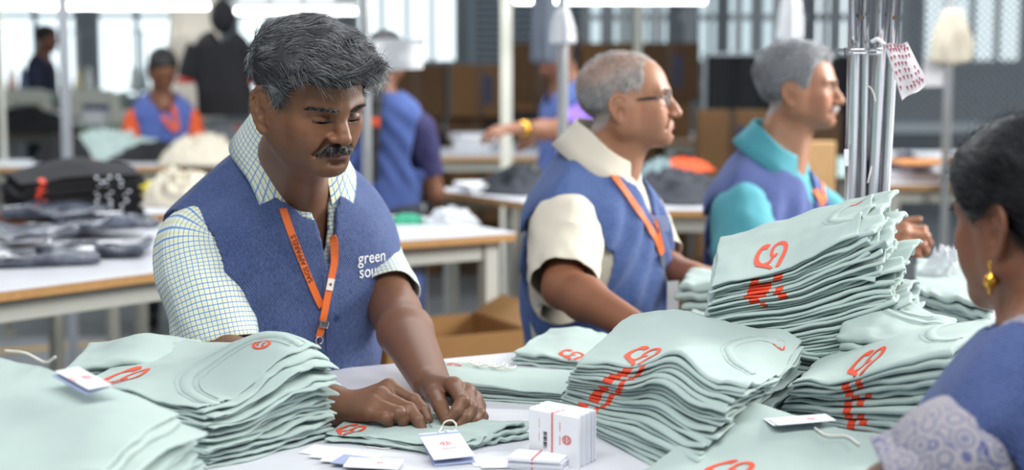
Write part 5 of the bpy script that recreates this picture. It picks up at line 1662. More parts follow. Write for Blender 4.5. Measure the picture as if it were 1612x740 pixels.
    MB().tube(ringp, .0011, 8).obj('lanyard_ring', STEEL, root, smooth=True)
    hk = [e + nn * .003 - up * .011, e + nn * .004 - up * .022 + sd * .002, e + nn * .004 - up * .034 - sd * .004, e + nn * .005 - up * .040 - sd * .010, e + nn * .005 - up * .034 - sd * .012]
    MB().tube(spline(hk, 16), .0022, 8).obj('lanyard_hook', STEEL, root, smooth=True)
    lp = [c2[i] for i in (15, 17, 19, 21)]
    i0 = 17
    WHITE = mat('lanyard_patch', (236, 232, 226), .6)
    M = np.eye(4); M[:3, 0] = s2[i0]; M[:3, 2] = unit(c2[i0 - 1] - c2[i0]); M[:3, 1] = n2[i0]; M[:3, 3] = c2[i0]
    MB().box((-.0066, .0003, -.010), (.0066, .0012, .010), 0, M).obj('lanyard_badge', WHITE, o2)
    stars = []
    for k in range(10):
        rr = .0042 if k % 2 == 0 else .0017; a = k * math.pi / 5
        stars.append(M[:3, :3] @ V(rr * math.sin(a), .0016, rr * math.cos(a)) + M[:3, 3])
    mesh_obj('badge_mark', np.array(stars), [tuple(range(10))], BROWNTXT, o2, smooth=False)
    for px, py, r in ((491, 327, .0068), (529, 500, .0062), (533, 584, .0062)):
        h, n = hit_px(bv, px, py)
        if h is not None:
            bt = disc('vest_button', h + n * .001, n, r, .0025, DARK_BTN, root)
            for k in range(4):
                u = unit(np.cross(n, V(0, 0, 1))); w = np.cross(n, u); a = k * math.pi / 2 + .78
                disc('button_hole', h + n * .0032 + (u * math.cos(a) + w * math.sin(a)) * r * .33, n, r * .14, .0006, SHOE, bt, 6)
    px_ribbon('button_placket', bv, [(517, 395), (520, 440), (522, 490), (524, 540), (526, 590), (527, 612)], .030, VEST, root, lift=.0022)
    h0, n0 = hit_px(bv, 566, 425); ux = unit(np.cross(V(0, 0, 1), n0)); ux = ux if ux[0] > 0 else -ux; uz = np.cross(n0, ux); uz = uz if uz[2] > 0 else -uz
    def chest(x, y):
        p = h0 + ux * (x - .004) + uz * y + n0 * .08
        r = bv.ray_cast(Vector(p), Vector(-n0)); return np.array(r[0]) + n0 * .0012 if r[0] is not None else p - n0 * .08
    shrink_text('green', .030, lambda x, y: chest(x, y + .010), WHITE_THREAD, vest, 'embroidered_lettering', False)
    shrink_text('source', .030, lambda x, y: chest(x + .002, y - .014), WHITE_THREAD, vest, 'embroidered_lettering', False)
    legs(root, T, TROUSERS)
    return root

def head_brow(q, zs=1.0):
    x, y, z = np.abs(q[:, 0]), q[:, 1], q[:, 2]
    z = np.where(z < .0225, .0225 + (z - .0225) / zs, z)
    return (y < -.06) & brow_band(x, z, .0028)

man_tagging()
# ================================================================ the other workers
def worker(label, T, head, skin, style, vest, shirt, hair, arms, h=.0032, hv=.005, collar_kw=None, sleeve_r=(.055, .072, .074, .072, .072), sleeve_to=(.85, .85),
           vcut=None, arm_cut=(.125, .275, .105, .122), neck=(.076, .094, -.012), zlo=-.15, yaw_n=None, wr=None, trousers=None, lo=None, hi=None, shirt_body=True, group='workers at the packing tables', neck_r=(.048, .056), long_=False, seed=3, name='person', curl=.35):
    """arms: list of (shoulder local (x,y,z), elbow, wrist, hand) ; hand: None or (D, N, side, curls)"""
    H = head
    root = thing(name, (T.F.o[0], T.F.o[1], 0), label, 'person', group)
    pts = [H.o - .16, H.o + .16, T.F.w(-.2, 0, .3), T.F.w(.2, 0, .3), T.F.w(0, 0, .25)]
    for a in arms: pts += [a[1] - .07, a[1] + .07, a[2] - .19, a[2] + .19]
    lo = np.min(pts, axis=0) - .03; hi = np.max(pts, axis=0) + .03
    S = SDF(lo, hi, h)
    build_head(S, H, style)
    nb = T.F.w(0, .015, T.top - .10)
    S.cone(H.w(0, .022, -.055), nb, neck_r[0], neck_r[1], .03)
    S.cone(H.w(0, -.012, -.08), T.F.w(0, -.045, T.top - .13), .034, .04, .03)
    S.cone(nb, T.F.w(0, -.03, T.top - .26), .06, .055, .03)
    sleeves = []
    for (shl, el, wr_, hand) in arms:
        sh = T.F.w(*shl); S.cone(nb, sh, .055, .045, .03); S.cone(sh, el, .05, .042, .02)
        mid = el + (wr_ - el) * .28; S.cone(el, mid, .042, .043, .02); S.cone(mid, wr_, .042, .028, .02)
        if hand is not None: build_hand(S, wr_, *hand)
        sleeves.append((sh, el, wr_))
    v, f = S.mesh(); q = H.loc(v); col = head_color(q, skin, style)
    far = np.linalg.norm(q, axis=1) > .19; col[far] = np.array(lin(style.get('arm', skin))[:3])
    if 'scalp' in style:
        hlz = np.interp(np.arctan2(np.abs(q[:, 0]), -(q[:, 1] - .005)), [a for a, _ in hair['hl']], [z for _, z in hair['hl']])
        w = (sstep(-.004, .012, q[:, 2] - hlz) * style.get('scalp_mix', .6) * ~far)[:, None]
        if 'scalp_top' in style: w = w * (style['scalp_top'] + (1 - style['scalp_top']) * sstep(.10, .035, q[:, 2] + .3 * q[:, 1]))[:, None]
        ear_ = (np.abs(q[:, 0]) > .074) & (q[:, 2] < .03); w[ear_] = 0
        col = col * (1 - w) + w * np.array(lin(style['scalp'])[:3])
    body = mesh_obj('body', v, f, skin_mat('skin_%d_%d' % (skin[0], skin[1]), skin), root, col=col)
    eyes(H, root, style.get('look', -.002), zs=style.get('zs', 1))
    # hair
    rs = np.random.RandomState(seed); hl = hair['hl']
    Q = SDF(H.o - .19, H.o + .19, max(h, .003)); hair_field(H, hl, hair['thick'], Q, rough=hair.get('rough', .001)); hv_, hf = Q.mesh(); hv_ = smooth_mesh(hv_, hf, 1)
    HC = mat('hair_cap_%d_%d' % hair['cap'][:2], hair['cap'], hair.get('gloss', .6), bump=.7, bscale=150)
    HM = hair_mat('hair_%d_%d' % (hair['dark'][0], hair['grey'][0]), hair['dark'], hair['grey'], hair['amount'])
    hq = H.loc(hv_); hn = normals(hv_, hf)
    inh = hq[:, 2] > np.interp(np.arctan2(np.abs(hq[:, 0]), -(hq[:, 1] - .005)), [a for a, _ in hl], [z for _, z in hl]) + .003
    outer = (((hn @ H.R) * (hq - V(0, .01, .02))).sum(1) > 0) & inh
    if hair.get('show_cap', True): ho = mesh_obj('hair', hv_, hf, HC, root)
    else: ho = root
    n = hair['n']
    if n:
        p = np.ones(len(hv_)) * outer
        if 'density' in hair: p = p * hair['density'](hq)
        i = rs.choice(len(hv_), n, p=p / p.sum()); r = hv_[i] + rs.randn(n, 3) * .0012; nn = hn[i]; ql = hq[i]
        d = hair['flow'](ql) + .22 * rs.randn(n, 3) + curl * np.stack([vnoise(ql * 26 + k * 9.1) for k in range(3)], 1)
        nl = nn @ H.R; d = d - nl * (d * nl).sum(1, keepdims=True) * .95
        strands('hair_strands' if hair.get('show_cap', True) else 'hair', r - nn * .002, unit_rows(d) @ H.R.T, nn, hair['len'] * (.6 + .8 * rs.rand(n)), hair.get('rad', .0005), HM, ho, lift=hair.get('lift', .15), wave=.004, wfreq=50, nseg=4)
    if style.get('brows', True):
        bq = np.where(head_brow(q, style.get('zs', 1)))[0]
        if len(bq):
            i = rs.choice(bq, 260); ql = q[i]
            d = unit_rows(np.stack([np.sign(ql[:, 0]) * .9, .15 + 0 * ql[:, 0], .2 + 0 * ql[:, 0]], 1) + .25 * rs.randn(260, 3)) @ H.R.T
            bn_ = normals(v, f)[i]
            for k_ in (ql[:, 0] > 0, ql[:, 0] <= 0):
                if k_.any(): strands('eyebrow', v[i][k_], d[k_], bn_[k_], .008, .0005, HM, root, lift=.2, wave=.001, nseg=3)
    if style.get('moustache'):
        b = SDF(H.o - .2, H.o + .2, .003); lz = .0225 + (-.0715 - .0225) * style.get('zs', 1)
        for s in (-1, 1):
            b.cone(H.w(s * .002, -.1035, lz + .012), H.w(s * .016, -.0985, lz + .009), .0045, .0042, .004)
            b.cone(H.w(s * .016, -.0985, lz + .009), H.w(s * .026, -.0900, lz + .002), .0042, .0022, .004)
        mv, mf = b.mesh(); mo = mesh_obj('moustache', mv, mf, mat('moustache_white', style['moustache'], .7), root)
        i = rs.choice(len(mv), 500); ql = H.loc(mv[i])
        d = unit_rows(np.stack([np.sign(ql[:, 0]) * .6, -.3 + 0 * ql[:, 0], -.8 + 0 * ql[:, 0]], 1) + .25 * rs.randn(500, 3)) @ H.R.T
        strands('moustache_strands', mv[i], d, normals(mv, mf)[i], .007, .0005, mat('moustache_white', style['moustache'], .7), mo, lift=.15, wave=.002, nseg=3)
    # clothes
    if wr is None:
        def wr(q):
            low = sstep(.42, .05, q[..., 2])
            return (.005 * np.sin(q[..., 0] * 40 + 6 * q[..., 2] + 3 * vnoise(q * 5 + seed)) + .010 * vnoise(q * np.array([8, 8, 3.]) + seed)) * low + .004 * vnoise(q * 13 + seed) + .0055 * np.sin(58 * (q[..., 2] * .9 + np.abs(q[..., 0]) * 1.2) + 4 * vnoise(q * 5)) * sstep(.05, .15, q[..., 2]) * sstep(.46, .34, q[..., 2])
    vo, vv, vf = garment(T, hv, .013, max(.0085, hv * 2.1), zlo, arm=arm_cut, neck=neck, vcut=vcut, wr=wr, m=vest, parent=root)
    if shirt_body:
        garment(T, max(hv, .005), .001, max(.009, hv * 2.1), .05, arm=(arm_cut[0] if not isinstance(arm_cut[0], tuple) else max(arm_cut[0]) + .02,) + tuple(arm_cut[1:]), neck=(.056, .060, .004), vcut=(T.top - .13, .20, 0.0) if vcut else None, name='shirt', m=shirt, parent=root, uvmode='planar')
    if collar_kw is not None:
        kw = dict(rx=.064, ry=.070, z0=.012, back=.040, fall=.058, point=.06, drop=.045, open_=.42, flare=.032, gap=.014)
        kw.update(collar_kw); yn = kw.pop('yaw', 0); pt = kw.pop('pitch', 14); off = kw.pop('off', (0, -.004, -.055))
        NF = Frame(T.F.w(off[0], off[1], T.top + off[2]), yn, pt, 0); collar('shirt_collar', NF, kw.pop('mat', shirt), root, **kw)
    for k, (sh, el, wr_) in enumerate(sleeves):
        s = 1 if arms[k][0][0] < 0 else -1; ax = el - sh
        st = sleeve_to[k]
        if st <= 1: pp = [sh + T.F.d(s * .05, 0, .035), sh + T.F.d(s * .004, 0, .014), sh + ax * .3 * st, sh + ax * .65 * st, sh + ax * st]
        else: pp = [sh + T.F.d(s * .05, 0, .035), sh + T.F.d(s * .004, 0, .014), sh + ax * .55, el, el + (wr_ - el) * .45, el + (wr_ - el) * (st - 1)]
        rr = sleeve_r[k] if isinstance(sleeve_r[0], tuple) else sleeve_r
        sleeve('shirt_sleeve', pp, rr, shirt, root, wr=.007, seed=seed + k, nu=34, nv=40)
    legs(root, T, trousers or TROUSERS)
    return root, bvh_of(vv, vf), vo, H

GREY_VEST = weave_mat('vest_blue_soft', (52, 74, 124), (88, 110, 160), .8)
PURPLE_VEST = weave_mat('vest_violet_blue', (64, 78, 130), (96, 110, 162), .8)
CREAM = mat('cream_cotton', (208, 201, 186), .85, vary=.03, bump=.2, bscale=300)
TEAL = mat('teal_cotton', (72, 150, 164), .8, vary=.05, bump=.2, bscale=300)

def glasses(H, root, zs):
    z = .0225 + (.0 - .0225) * zs
    fr = thing('spectacles', H.o, 'thin black framed spectacles on the cream shirted man', 'spectacles')
    for s in (-1, 1):
        pts = [H.w(s * .066, -.070, z + .004), H.w(s * .074, -.03, z + .002), H.w(s * .078, .010, z - .002), H.w(s * .077, .028, z - .012)]
        MB().tube(spline(pts, 14), .0027, 8).obj('temple', BLACKPL, fr, smooth=True)
        rim = [H.w(s * (.034 + .024 * math.cos(a) * (1 - .12 * math.sin(a) ** 4)), -.098 + .010 * abs(math.cos(a)) * (1 if math.cos(a) > 0 else 0), z - .003 + .015 * math.sin(a)) for a in np.linspace(0, 2 * math.pi, 24)]
        MB().tube(rim, .0016, 6, cap=False).obj('rim', BLACKPL, fr, smooth=True)
        MB().tube([H.w(s * .058, -.088, z + .002), H.w(s * .067, -.070, z + .004)], .0018, 6).obj('hinge', BLACKPL, fr, smooth=True)
        lens = NT('lens_glass') if 'lens' not in MATS else None
        if lens:
            lens.set(Roughness=.02, Alpha=.12); lens.color((.9, .95, 1, 1)); MATS['lens'] = lens.m
        v = [H.w(s * .034, -.0985, z - .003)] + rim[:-1]
        mesh_obj('lens', np.array(v), [(0, i, i % 23 + 1) for i in range(1, 24)], MATS['lens'], fr)
    MB().tube([H.w(-.011, -.100, z), H.w(0, -.104, z + .003), H.w(.011, -.100, z)], .0014, 6).obj('bridge', BLACKPL, fr, smooth=True)

# ---- the man in the cream shirt, seen from the side
T2 = Torso((.170, 3.46, .800), 62, 3, slope=.62, top=.555, fd=.74, prof=dict(w=[.195, .19, .185, .185, .19, .205, .215, .22, .21], f=[.15, .152, .155, .155, .15, .138, .12, .10, .08]))
H2 = Frame(P(985, 160, 3.45), 87, -4, 0, .96)
st2 = dict(eye=.0034, gaze=-.003, zs=.88, lip=(150, 100, 88), fat=1.05, nose=.95, scalp=(158, 155, 154), scalp_mix=.85, scalp_top=.35, brow=(90, 80, 74), arm=(138, 92, 68), stubble=.05)
hl2 = [(0, .082), (.5, .088), (.85, .075), (1.05, .03), (1.2, -.012), (1.36, -.016), (1.46, .002), (1.7, .012), (1.95, -.015), (2.2, -.05), (2.7, -.068), (3.2, -.072)]
def den2(q): return .16 + .84 * sstep(.085, .03, q[:, 2] + .25 * q[:, 1])
r2, bv2, vest2, _ = worker('man with cropped grey hair and spectacles in blue vest over cream shirt, looking right', T2, H2, (160, 116, 90), st2, GREY_VEST, CREAM,
    dict(hl=hl2, thick=.0022, cap=(120, 112, 108), dark=(92, 92, 94), grey=(214, 214, 214), amount=.62, n=14000, len=.009, rad=.00034, lift=.35, show_cap=False, density=den2,
         flow=lambda q: np.stack([0 * q[:, 0], .6 + 0 * q[:, 0], -.7 + 0 * q[:, 0]], 1)),
    [((-.175, -.01, .335), P(888, 452, 3.16), P(1010, 520, 2.97), (P(1040, 530, 2.90) - P(1010, 520, 2.97), V(-.1, -.4, .9), V(.2, .9, 0), [(25, 30, 15)] * 4)),
     ((.175, -.01, .335), P(1035, 425, 3.52), P(1090, 432, 3.40), (V(1, -.25, -.05), V(0, -.3, .9), V(0, -1, 0), [(20, 25, 15)] * 4))],
    collar_kw=dict(yaw=62, pitch=16, off=(0, -.006, -.055), fall=.062, point=.055, open_=.24, gap=.012, drop=.055), sleeve_r=(.060, .078, .080, .074, .070), sleeve_to=(.92, .8),
    vcut=(.34, .30, .0), arm_cut=((.12, .16), .275, .110, .125), seed=5, curl=.1)
glasses(H2, r2, .88)

# ---- the man in the teal shirt
T3 = Torso((.655, 4.10, .775), 52, 3, slope=.66, top=.555, fd=.74, prof=dict(w=[.185, .18, .172, .172, .18, .198, .212, .22, .21]))
H3 = Frame(P(1256, 140, 4.10), 78, 0, 0, .95)
st3 = dict(eye=.0030, gaze=-.003, zs=.88, lip=(150, 104, 92), fat=.95, nose=1.0, scalp=(140, 140, 142), scalp_mix=.8, brow=(90, 84, 80), arm=(160, 112, 84), moustache=(206, 204, 202), stubble=.04)
hl3 = [(0, .068), (.5, .074), (.85, .064), (1.05, .03), (1.2, -.016), (1.36, -.02), (1.46, .002), (1.7, .012), (1.95, -.02), (2.2, -.055), (2.7, -.074), (3.2, -.078)]
r3, bv3, vest3, _ = worker('man with grey hair and white moustache in blue vest over teal shirt', T3, H3, (158, 114, 88), st3, PURPLE_VEST, TEAL,
    dict(hl=hl3, thick=lambda q: .006 + .012 * sstep(.0, .08, q[..., 2]), cap=(116, 118, 122), dark=(80, 82, 86), grey=(196, 198, 202), amount=.6, n=6500, len=.018, rad=.0006, lift=.2,
         flow=lambda q: np.stack([0 * q[:, 0], .35 - 1.2 * sstep(.05, .10, q[:, 2]), -.8 + .8 * sstep(.05, .10, q[:, 2])], 1)),
    [((-.17, -.01, .33), P(1185, 408, 3.82), P(1372, 392, 3.66), (P(1428, 372, 3.60) - P(1372, 392, 3.66), V(-.1, -.75, .6), V(.2, .1, .9), [(50, 60, 30)] * 4)),
     ((.17, -.01, .33), P(1330, 380, 4.05), P(1400, 385, 3.80), None)],
    h=.0038, hv=.0055, collar_kw=dict(yaw=52, pitch=16, fall=.062, point=.055, open_=.26, gap=.012, drop=.055), sleeve_r=(.058, .078, .082, .078, .066, .05), sleeve_to=(1.6, 1.5),
    vcut=(.33, .28, .0), arm_cut=((.12, .16), .275, .108, .122), seed=8, curl=.25)

def strap(bv, pts, w, root, m=None, name='lanyard_strap', lift=.005): return px_ribbon(name, bv, pts, w, m or ORANGE, root, lift=lift)
strap(bv2, [(949, 258), (968, 282), (990, 312), (1012, 345), (1030, 375), (1040, 400)], .016, r2)
strap(bv2, [(1003, 283), (1016, 310), (1028, 340), (1036, 370), (1042, 398)], .012, r2, lift=.004)
h_, n_ = hit_px(bv2, 1036, 402)
if h_ is not None:
    MB().tube([h_ + n_ * .008, h_ + n_ * .010 - V(0, 0, .025)], .007, 8).obj('lanyard_crimp', STEEL, r2)
    MB().tube([h_ + n_ * .010 - V(0, 0, .025), h_ + n_ * .014 - V(-.004, 0, .06)], .004, 8).obj('lanyard_hook', STEEL, r2)
    card(r2, h_ + n_ * .02 + V(.014, 0, -.095), .030, .075)
h_, n_ = hit_px(bv2, 1030, 352)
strap(bv3, [(1252, 238), (1264, 262), (1276, 286), (1287, 308), (1294, 322)], .020, r3)
strap(bv3, [(1283, 246), (1289, 270), (1294, 296), (1297, 318)], .014, r3, lift=.004)
h_, n_ = hit_px(bv2, 1036, 352)
if h_ is not None: card(r2, h_ + n_ * .004, .05, .032, n_, mat('pocket_label', (160, 178, 216), .8), 'pocket_label', .001)

# ---- the woman in the foreground, seen over her shoulder
BLUE_VEST = weave_mat('vest_deep_blue', (52, 68, 114), (84, 100, 148), .8)
def floral_mat():
    t = NT('floral_voile')
    v = t.node('ShaderNodeTexVoronoi', feature='F1'); tc = t.node('ShaderNodeTexCoord'); t.l.new(tc.outputs['Object'], v.inputs['Vector']); v.inputs['Scale'].default_value = 46
    n = t.noise(22, 3)
    w = t.math('SINE', t.math('MULTIPLY', t.math('ADD', v.outputs['Distance'], t.math('MULTIPLY', n, .45)), 22))
    m = t.ramp(w, [(.45, 0.0), (.62, 1.0)])
    t.color(t.mix(t.math('MULTIPLY', m, t.ramp(t.noise(9, 2), [(.35, .1), (.6, .9)])), lin((158, 154, 160)), lin((58, 72, 134))))
    t.set(Roughness=.85); return t.m
FLORAL = floral_mat()
T4_ = Torso((.625, 1.72, .725), -148, 4, slope=.62, top=.555, w=.93)
H4 = Frame(P(1628, 344, 1.84), -152, 8, 0, .94)
st4 = dict(eye=.003, zs=.92, lip=(130, 80, 70), fat=.96, brow=(20, 18, 18), scalp=(24, 23, 26), scalp_mix=.9, arm=(120, 82, 60))
hl4 = [(0, .066), (.5, .048), (.9, .022), (1.15, -.012), (1.32, -.012), (1.46, .004), (1.7, .008), (1.95, -.035), (2.3, -.06), (2.7, -.078), (3.2, -.084)]
r4, bv4, vest4, _ = worker('woman seen from behind with dark tied hair and gold earring in blue vest', T4_, H4, (128, 84, 60), st4, BLUE_VEST, FLORAL,
    dict(hl=hl4, thick=lambda q: .010 + .008 * sstep(.0, .08, q[..., 2]), cap=(20, 20, 24), gloss=.38, dark=(16, 16, 20), grey=(60, 62, 70), amount=.3, n=7000, len=.045, rad=.00045, lift=.03,
         flow=lambda q: np.stack([0 * q[:, 0], .9 + 0 * q[:, 0], -.25 - 3 * np.clip(q[:, 2] - .03, -.1, .1)], 1)),
    [((.165, .0, .335), P(1415, 790, 1.66), P(1400, 800, 1.92), None), ((-.165, .0, .335), P(1800, 830, 1.75), P(1700, 830, 1.98), None)],
    h=.0036, hv=.0055, sleeve_r=(.055, .072, .074, .072, .072), sleeve_to=(.95, .95), arm_cut=(.135, .275, .100, .118), neck=(.085, .085, .01), shirt_body=True, group='workers at the packing tables', seed=11, neck_r=(.044, .05))
GOLD = mat('gold', (222, 170, 70), .25, 1.0)
e0 = H4.w(.080, .004, -.050)
er = thing('earring', e0, 'gold drop earring in the ear of the woman at the right edge', 'earring')
bb = MB(); bb.lathe(e0, [(.001, .004), (.004, .002), (.0045, -.002), (.003, -.006), (.0025, -.012), (.005, -.014), (.0085, -.019), (.0085, -.024), (.005, -.029), (.002, -.031), (.0035, -.034), (.001, -.037)], 14); bb.obj('drop', GOLD, er, smooth=True)
Qb = SDF(H4.o - .3, H4.o + .3, .005); Qb.ell(H4.w(0, .125, .0), (.045, .04, .045), None, .02); Qb.ell(H4.w(0, .10, .0), (.03, .03, .03), None, .02)
vb, fb = Qb.mesh(); vb = vb + normals(vb, fb) * (.004 * vnoise(vb * 40))[:, None]; mesh_obj('hair_bun', vb, fb, mat('hair_cap_20_20', (20, 20, 24)), r4)
# ================================================================ people farther back
hlW = [(0, .070), (.5, .058), (.9, .040), (1.15, .0), (1.32, -.02), (1.46, -.03), (1.7, -.03), (1.95, -.045), (2.3, -.07), (3.2, -.084)]
def far_worker(label, px, py, Y, yaw, pitch, vest, shirt, skin=(122, 82, 60), hairc=(22, 20, 22), arms=None, sc=.93, zdrop=.0, lean=4, headoff=(0, -.035, .125), zlo=-.25, h=.007):
    """px, py: where the neck is seen"""
    n = P(px, py, Y); R = Frame((0, 0, 0), yaw, lean)
    T = Torso(n - R.d(0, 0, .50), yaw, lean, w=.88, slope=.62, top=.545)
    H = Frame(T.F.w(0, headoff[1], .50 + headoff[2]), yaw + (arms or {}).get('hyaw', 0), pitch, 0, sc)
    st = dict(eye=.003, zs=.92, lip=(120, 72, 66), scalp=hairc, scalp_mix=.9, arm=skin, brows=False)
    a = (arms or {}).get('a') or [((-.155, 0, .325), T.F.w(-.20, -.06, .08), T.F.w(-.08, -.24, .06), None), ((.155, 0, .325), T.F.w(.20, -.06, .08), T.F.w(.08, -.24, .06), None)]
    hands = [(unit(w - e), V(0, -.2, 1), T.F.d(1 if s[0] < 0 else -1, 0, 0), [(25, 30, 15)] * 4) for s, e, w, _ in a]
    a = [(s, e, w, hh) for (s, e, w, _), hh in zip(a, hands)]
    return worker(label, T, H, skin, st, vest, shirt, dict(hl=hlW, thick=.013, cap=hairc, dark=hairc, grey=(70, 70, 74), amount=.15, n=0), a, h=h, hv=.010, sleeve_r=(.05, .062, .062, .060, .060), sleeve_to=(.7, .7),
        arm_cut=(.135, .275, .10, .115), zlo=zlo, shirt_body=False, group='workers farther back in the hall', neck_r=(.042, .05)) + (T,)
ORANGEC = mat('orange_kurta', (206, 84, 40), .85)
rA, bA, _, hA, tA = far_worker('woman with orange sleeves and lanyard bending over black cloth at far left', 255, 143, 8.95, 20, 34, weave_mat('vest_blue_far', (62, 80, 140), (88, 106, 168), .5), ORANGEC, hairc=(24, 22, 24))
strap(bA, [(238, 148), (248, 168), (262, 190), (276, 206)], .032, rA, mat('lanyard_red', (200, 84, 50), .7)); strap(bA, [(266, 146), (272, 164), (276, 184), (280, 206)], .03, rA, MATS['lanyard_red'])
# seen from behind, by the steel pole
rB, bB, _, hB, tB = far_worker('woman in blue vest seen from behind beside the steel pole', 604, 140, 6.5, 172, 4, weave_mat('vest_blue_mid', (56, 76, 134), (86, 106, 164), .5), mat('purple_sleeve', (50, 48, 92), .85), zlo=-.45)
br = [hB.w(0, .10, -.02), tB.F.w(0, .125, .44), tB.F.w(.0, .145, .32), tB.F.w(.01, .135, .2), tB.F.w(.0, .13, .12)]
MB().tube(spline(br, 30), np.interp(np.linspace(0, 1, 30), [0, .2, .8, 1], [.03, .024, .018, .006]) * (1 + .16 * np.sin(np.arange(30) * 1.9)), 10).obj('braid', MATS['hair_cap_22_20'], rB, smooth=True)
FLW = mat('jasmine_flowers', (214, 204, 160), .8)
gp = spline([hB.w(-.03, .105, .0), hB.w(.0, .125, -.06), hB.w(.01, .15, -.14)], 9); b = MB()
for q in gp:
    for k in range(3): b.lathe(q + V(.012 * math.sin(k * 2.1), .006 * k, .008 * math.cos(k * 2.1)), [(.002, -.012), (.011, -.004), (.011, .004), (.002, .012)], 7)
b.obj('flower_garland', FLW, rB)
MB().box(tB.F.w(.0, .15, .36) - .018, tB.F.w(.0, .15, .36) + .018, .005).obj('hair_clip', MATS['orange_cloth'], rB)
# in purple, facing left over the papers
pe = P(872, 205, 6.75); pw = P(812, 203, 6.6)
rC, bC, _, hC, tC = far_worker('woman in purple sleeves and blue vest reaching left over papers', 893, 122, 7.0, -72, 10, MATS['vest_blue_mid'], mat('violet_print', (128, 96, 186), .85, vary=.5, scale=25), skin=(140, 96, 72),
    arms=dict(a=[((.155, 0, .325), pe, pw, None), ((-.155, 0, .325), P(905, 215, 7.0), P(860, 215, 7.1), None)]))
b = MB(); mid = pe + (pw - pe) * .8; ax = unit(pw - pe)
MB().tube([mid - ax * .02, mid + ax * .02], .037, 14).obj('bangles', GOLD, rC, smooth=True)
rD, _, _, _, _ = far_worker('dark clothed worker far off between the two left poles', 66, 84, 13.4, 88, 10, mat('navy_far', (38, 42, 62), .9), mat('navy_far2', (48, 52, 74), .9), h=.011)
# someone at the left edge of the picture, only a hand reaching in
wl = P(12, 347, 5.0)
el = P(-95, 350, 5.1)
rG, _, _, _, _ = far_worker('worker whose brown hand reaches in at the left edge over the bags', -190, 200, 5.4, 80, 8, MATS['vest_blue_mid'], MATS['navy_far2'], skin=(132, 90, 66), arms=dict(a=[((-.155, 0, .325), el, wl, None), ((.155, 0, .325), P(-90, 330, 5.5), P(-40, 345, 5.4), None)]))
# ================================================================ tags, uprights and small things on the packing table
TAGEDGE = mat('tag_stock', (222, 226, 234), .6, vary=.02)
TAGBLUE = mat('tag_inside_blue', (150, 162, 196), .6)
REDINK = mat('tag_red_ink', (206, 70, 66), .6)
INK = mat('barcode_ink', (40, 40, 48), .6)
CORD = mat('white_cord', (226, 222, 212), .8)
def frame_m(c, x, n):
    n = unit(n); x = unit(np.asarray(x) - n * np.dot(x, n)); y = np.cross(n, x); M = np.eye(4); M[:3, 0] = x; M[:3, 1] = y; M[:3, 2] = n; M[:3, 3] = c; return M
def mark(M, parent, c, r, lines=(), z=.0006):
    """round red emblem and small print lines on a tag face"""
    b = MB(); k = 20
    for (r0, r1) in ((r, r * .74),):
        v = []
        for i in range(k + 1):
            a = 2 * math.pi * i / k; v += [(c[0] + r0 * math.cos(a), c[1] + r0 * .8 * math.sin(a), z), (c[0] + r1 * math.cos(a), c[1] + r1 * .8 * math.sin(a), z)]
        b.add(np.array(v) @ M[:3, :3].T + M[:3, 3], [(2 * i, 2 * i + 1, 2 * i + 3, 2 * i + 2) for i in range(k)])
    for s in (-1, 1): b.box((c[0] + s * r * .3 - r * .13, c[1] - r * .4, z - .0002), (c[0] + s * r * .3 + r * .13, c[1] + r * .4, z), 0, M)
    for (y, w) in lines: b.box((c[0] - w / 2, y - .0005, z - .0002), (c[0] + w / 2, y + .0005, z), 0, M)
    b.obj('red_mark', REDINK, parent)
def tag_card(c, x, n, w, h, lab, folded=True, group='swing tags', th=.0008):
    """folded card tag; x: along its width"""
    M = frame_m(c, x, n); t = thing('swing_tag', c, lab, 'tag', group)
    MB().box((-w / 2, -h / 2, 0), (w / 2, h / 2, th), .0002, M).obj('tag_front', TAGEDGE, t)
    mark(M, t, (0, .004), .0075, ((-.010, .026), (-.0135, .020)), th + .0002)
    if folded:
        M2 = frame_m(np.asarray(c) - M[:3, 2] * .0015, x, unit(M[:3, 2] + M[:3, 1] * -.10)); M2[:3, 3] -= M2[:3, 1] * .004
        MB().box((-w / 2, -h / 2, -.0016), (w / 2, h / 2, -.0008), .0002, M2).obj('tag_back', TAGBLUE, t)
    return t, M
# the tag being tied
A = PZ(658, 684, .995); xd = unit(V(.95, .31, .02)); yd = unit(V(.31, -.93, -.20)); w_, h_ = .056, .082
B_ = A + xd * w_; c = A + xd * w_ / 2 + yd * h_ / 2
nn = np.cross(xd, yd); nn = nn if nn[2] > 0 else -nn
tg, M = tag_card(c, xd, nn, w_, h_, 'white folded swing tag with red emblem being tied to the shirt')
m0 = A * .5 + B_ * .5 + yd * .004 + nn * .002
lp = [m0, P(694, 676, 2.165), P(700, 665, 2.17), P(711, 662, 2.17), P(718, 669, 2.165), P(715, 679, 2.16), m0 + xd * .010 + nn * .001]
MB().tube(spline(lp, 40), .0013, 8).obj('cord', CORD, tg, smooth=True)
pin = thing('tagging_pin', P(675, 668, 2.19), 'thin clear pin between the finger tips', 'pin'); MB().tube([P(670, 661, 2.2), P(686, 680, 2.185)], .0007, 6).obj('wire', STEEL, pin)

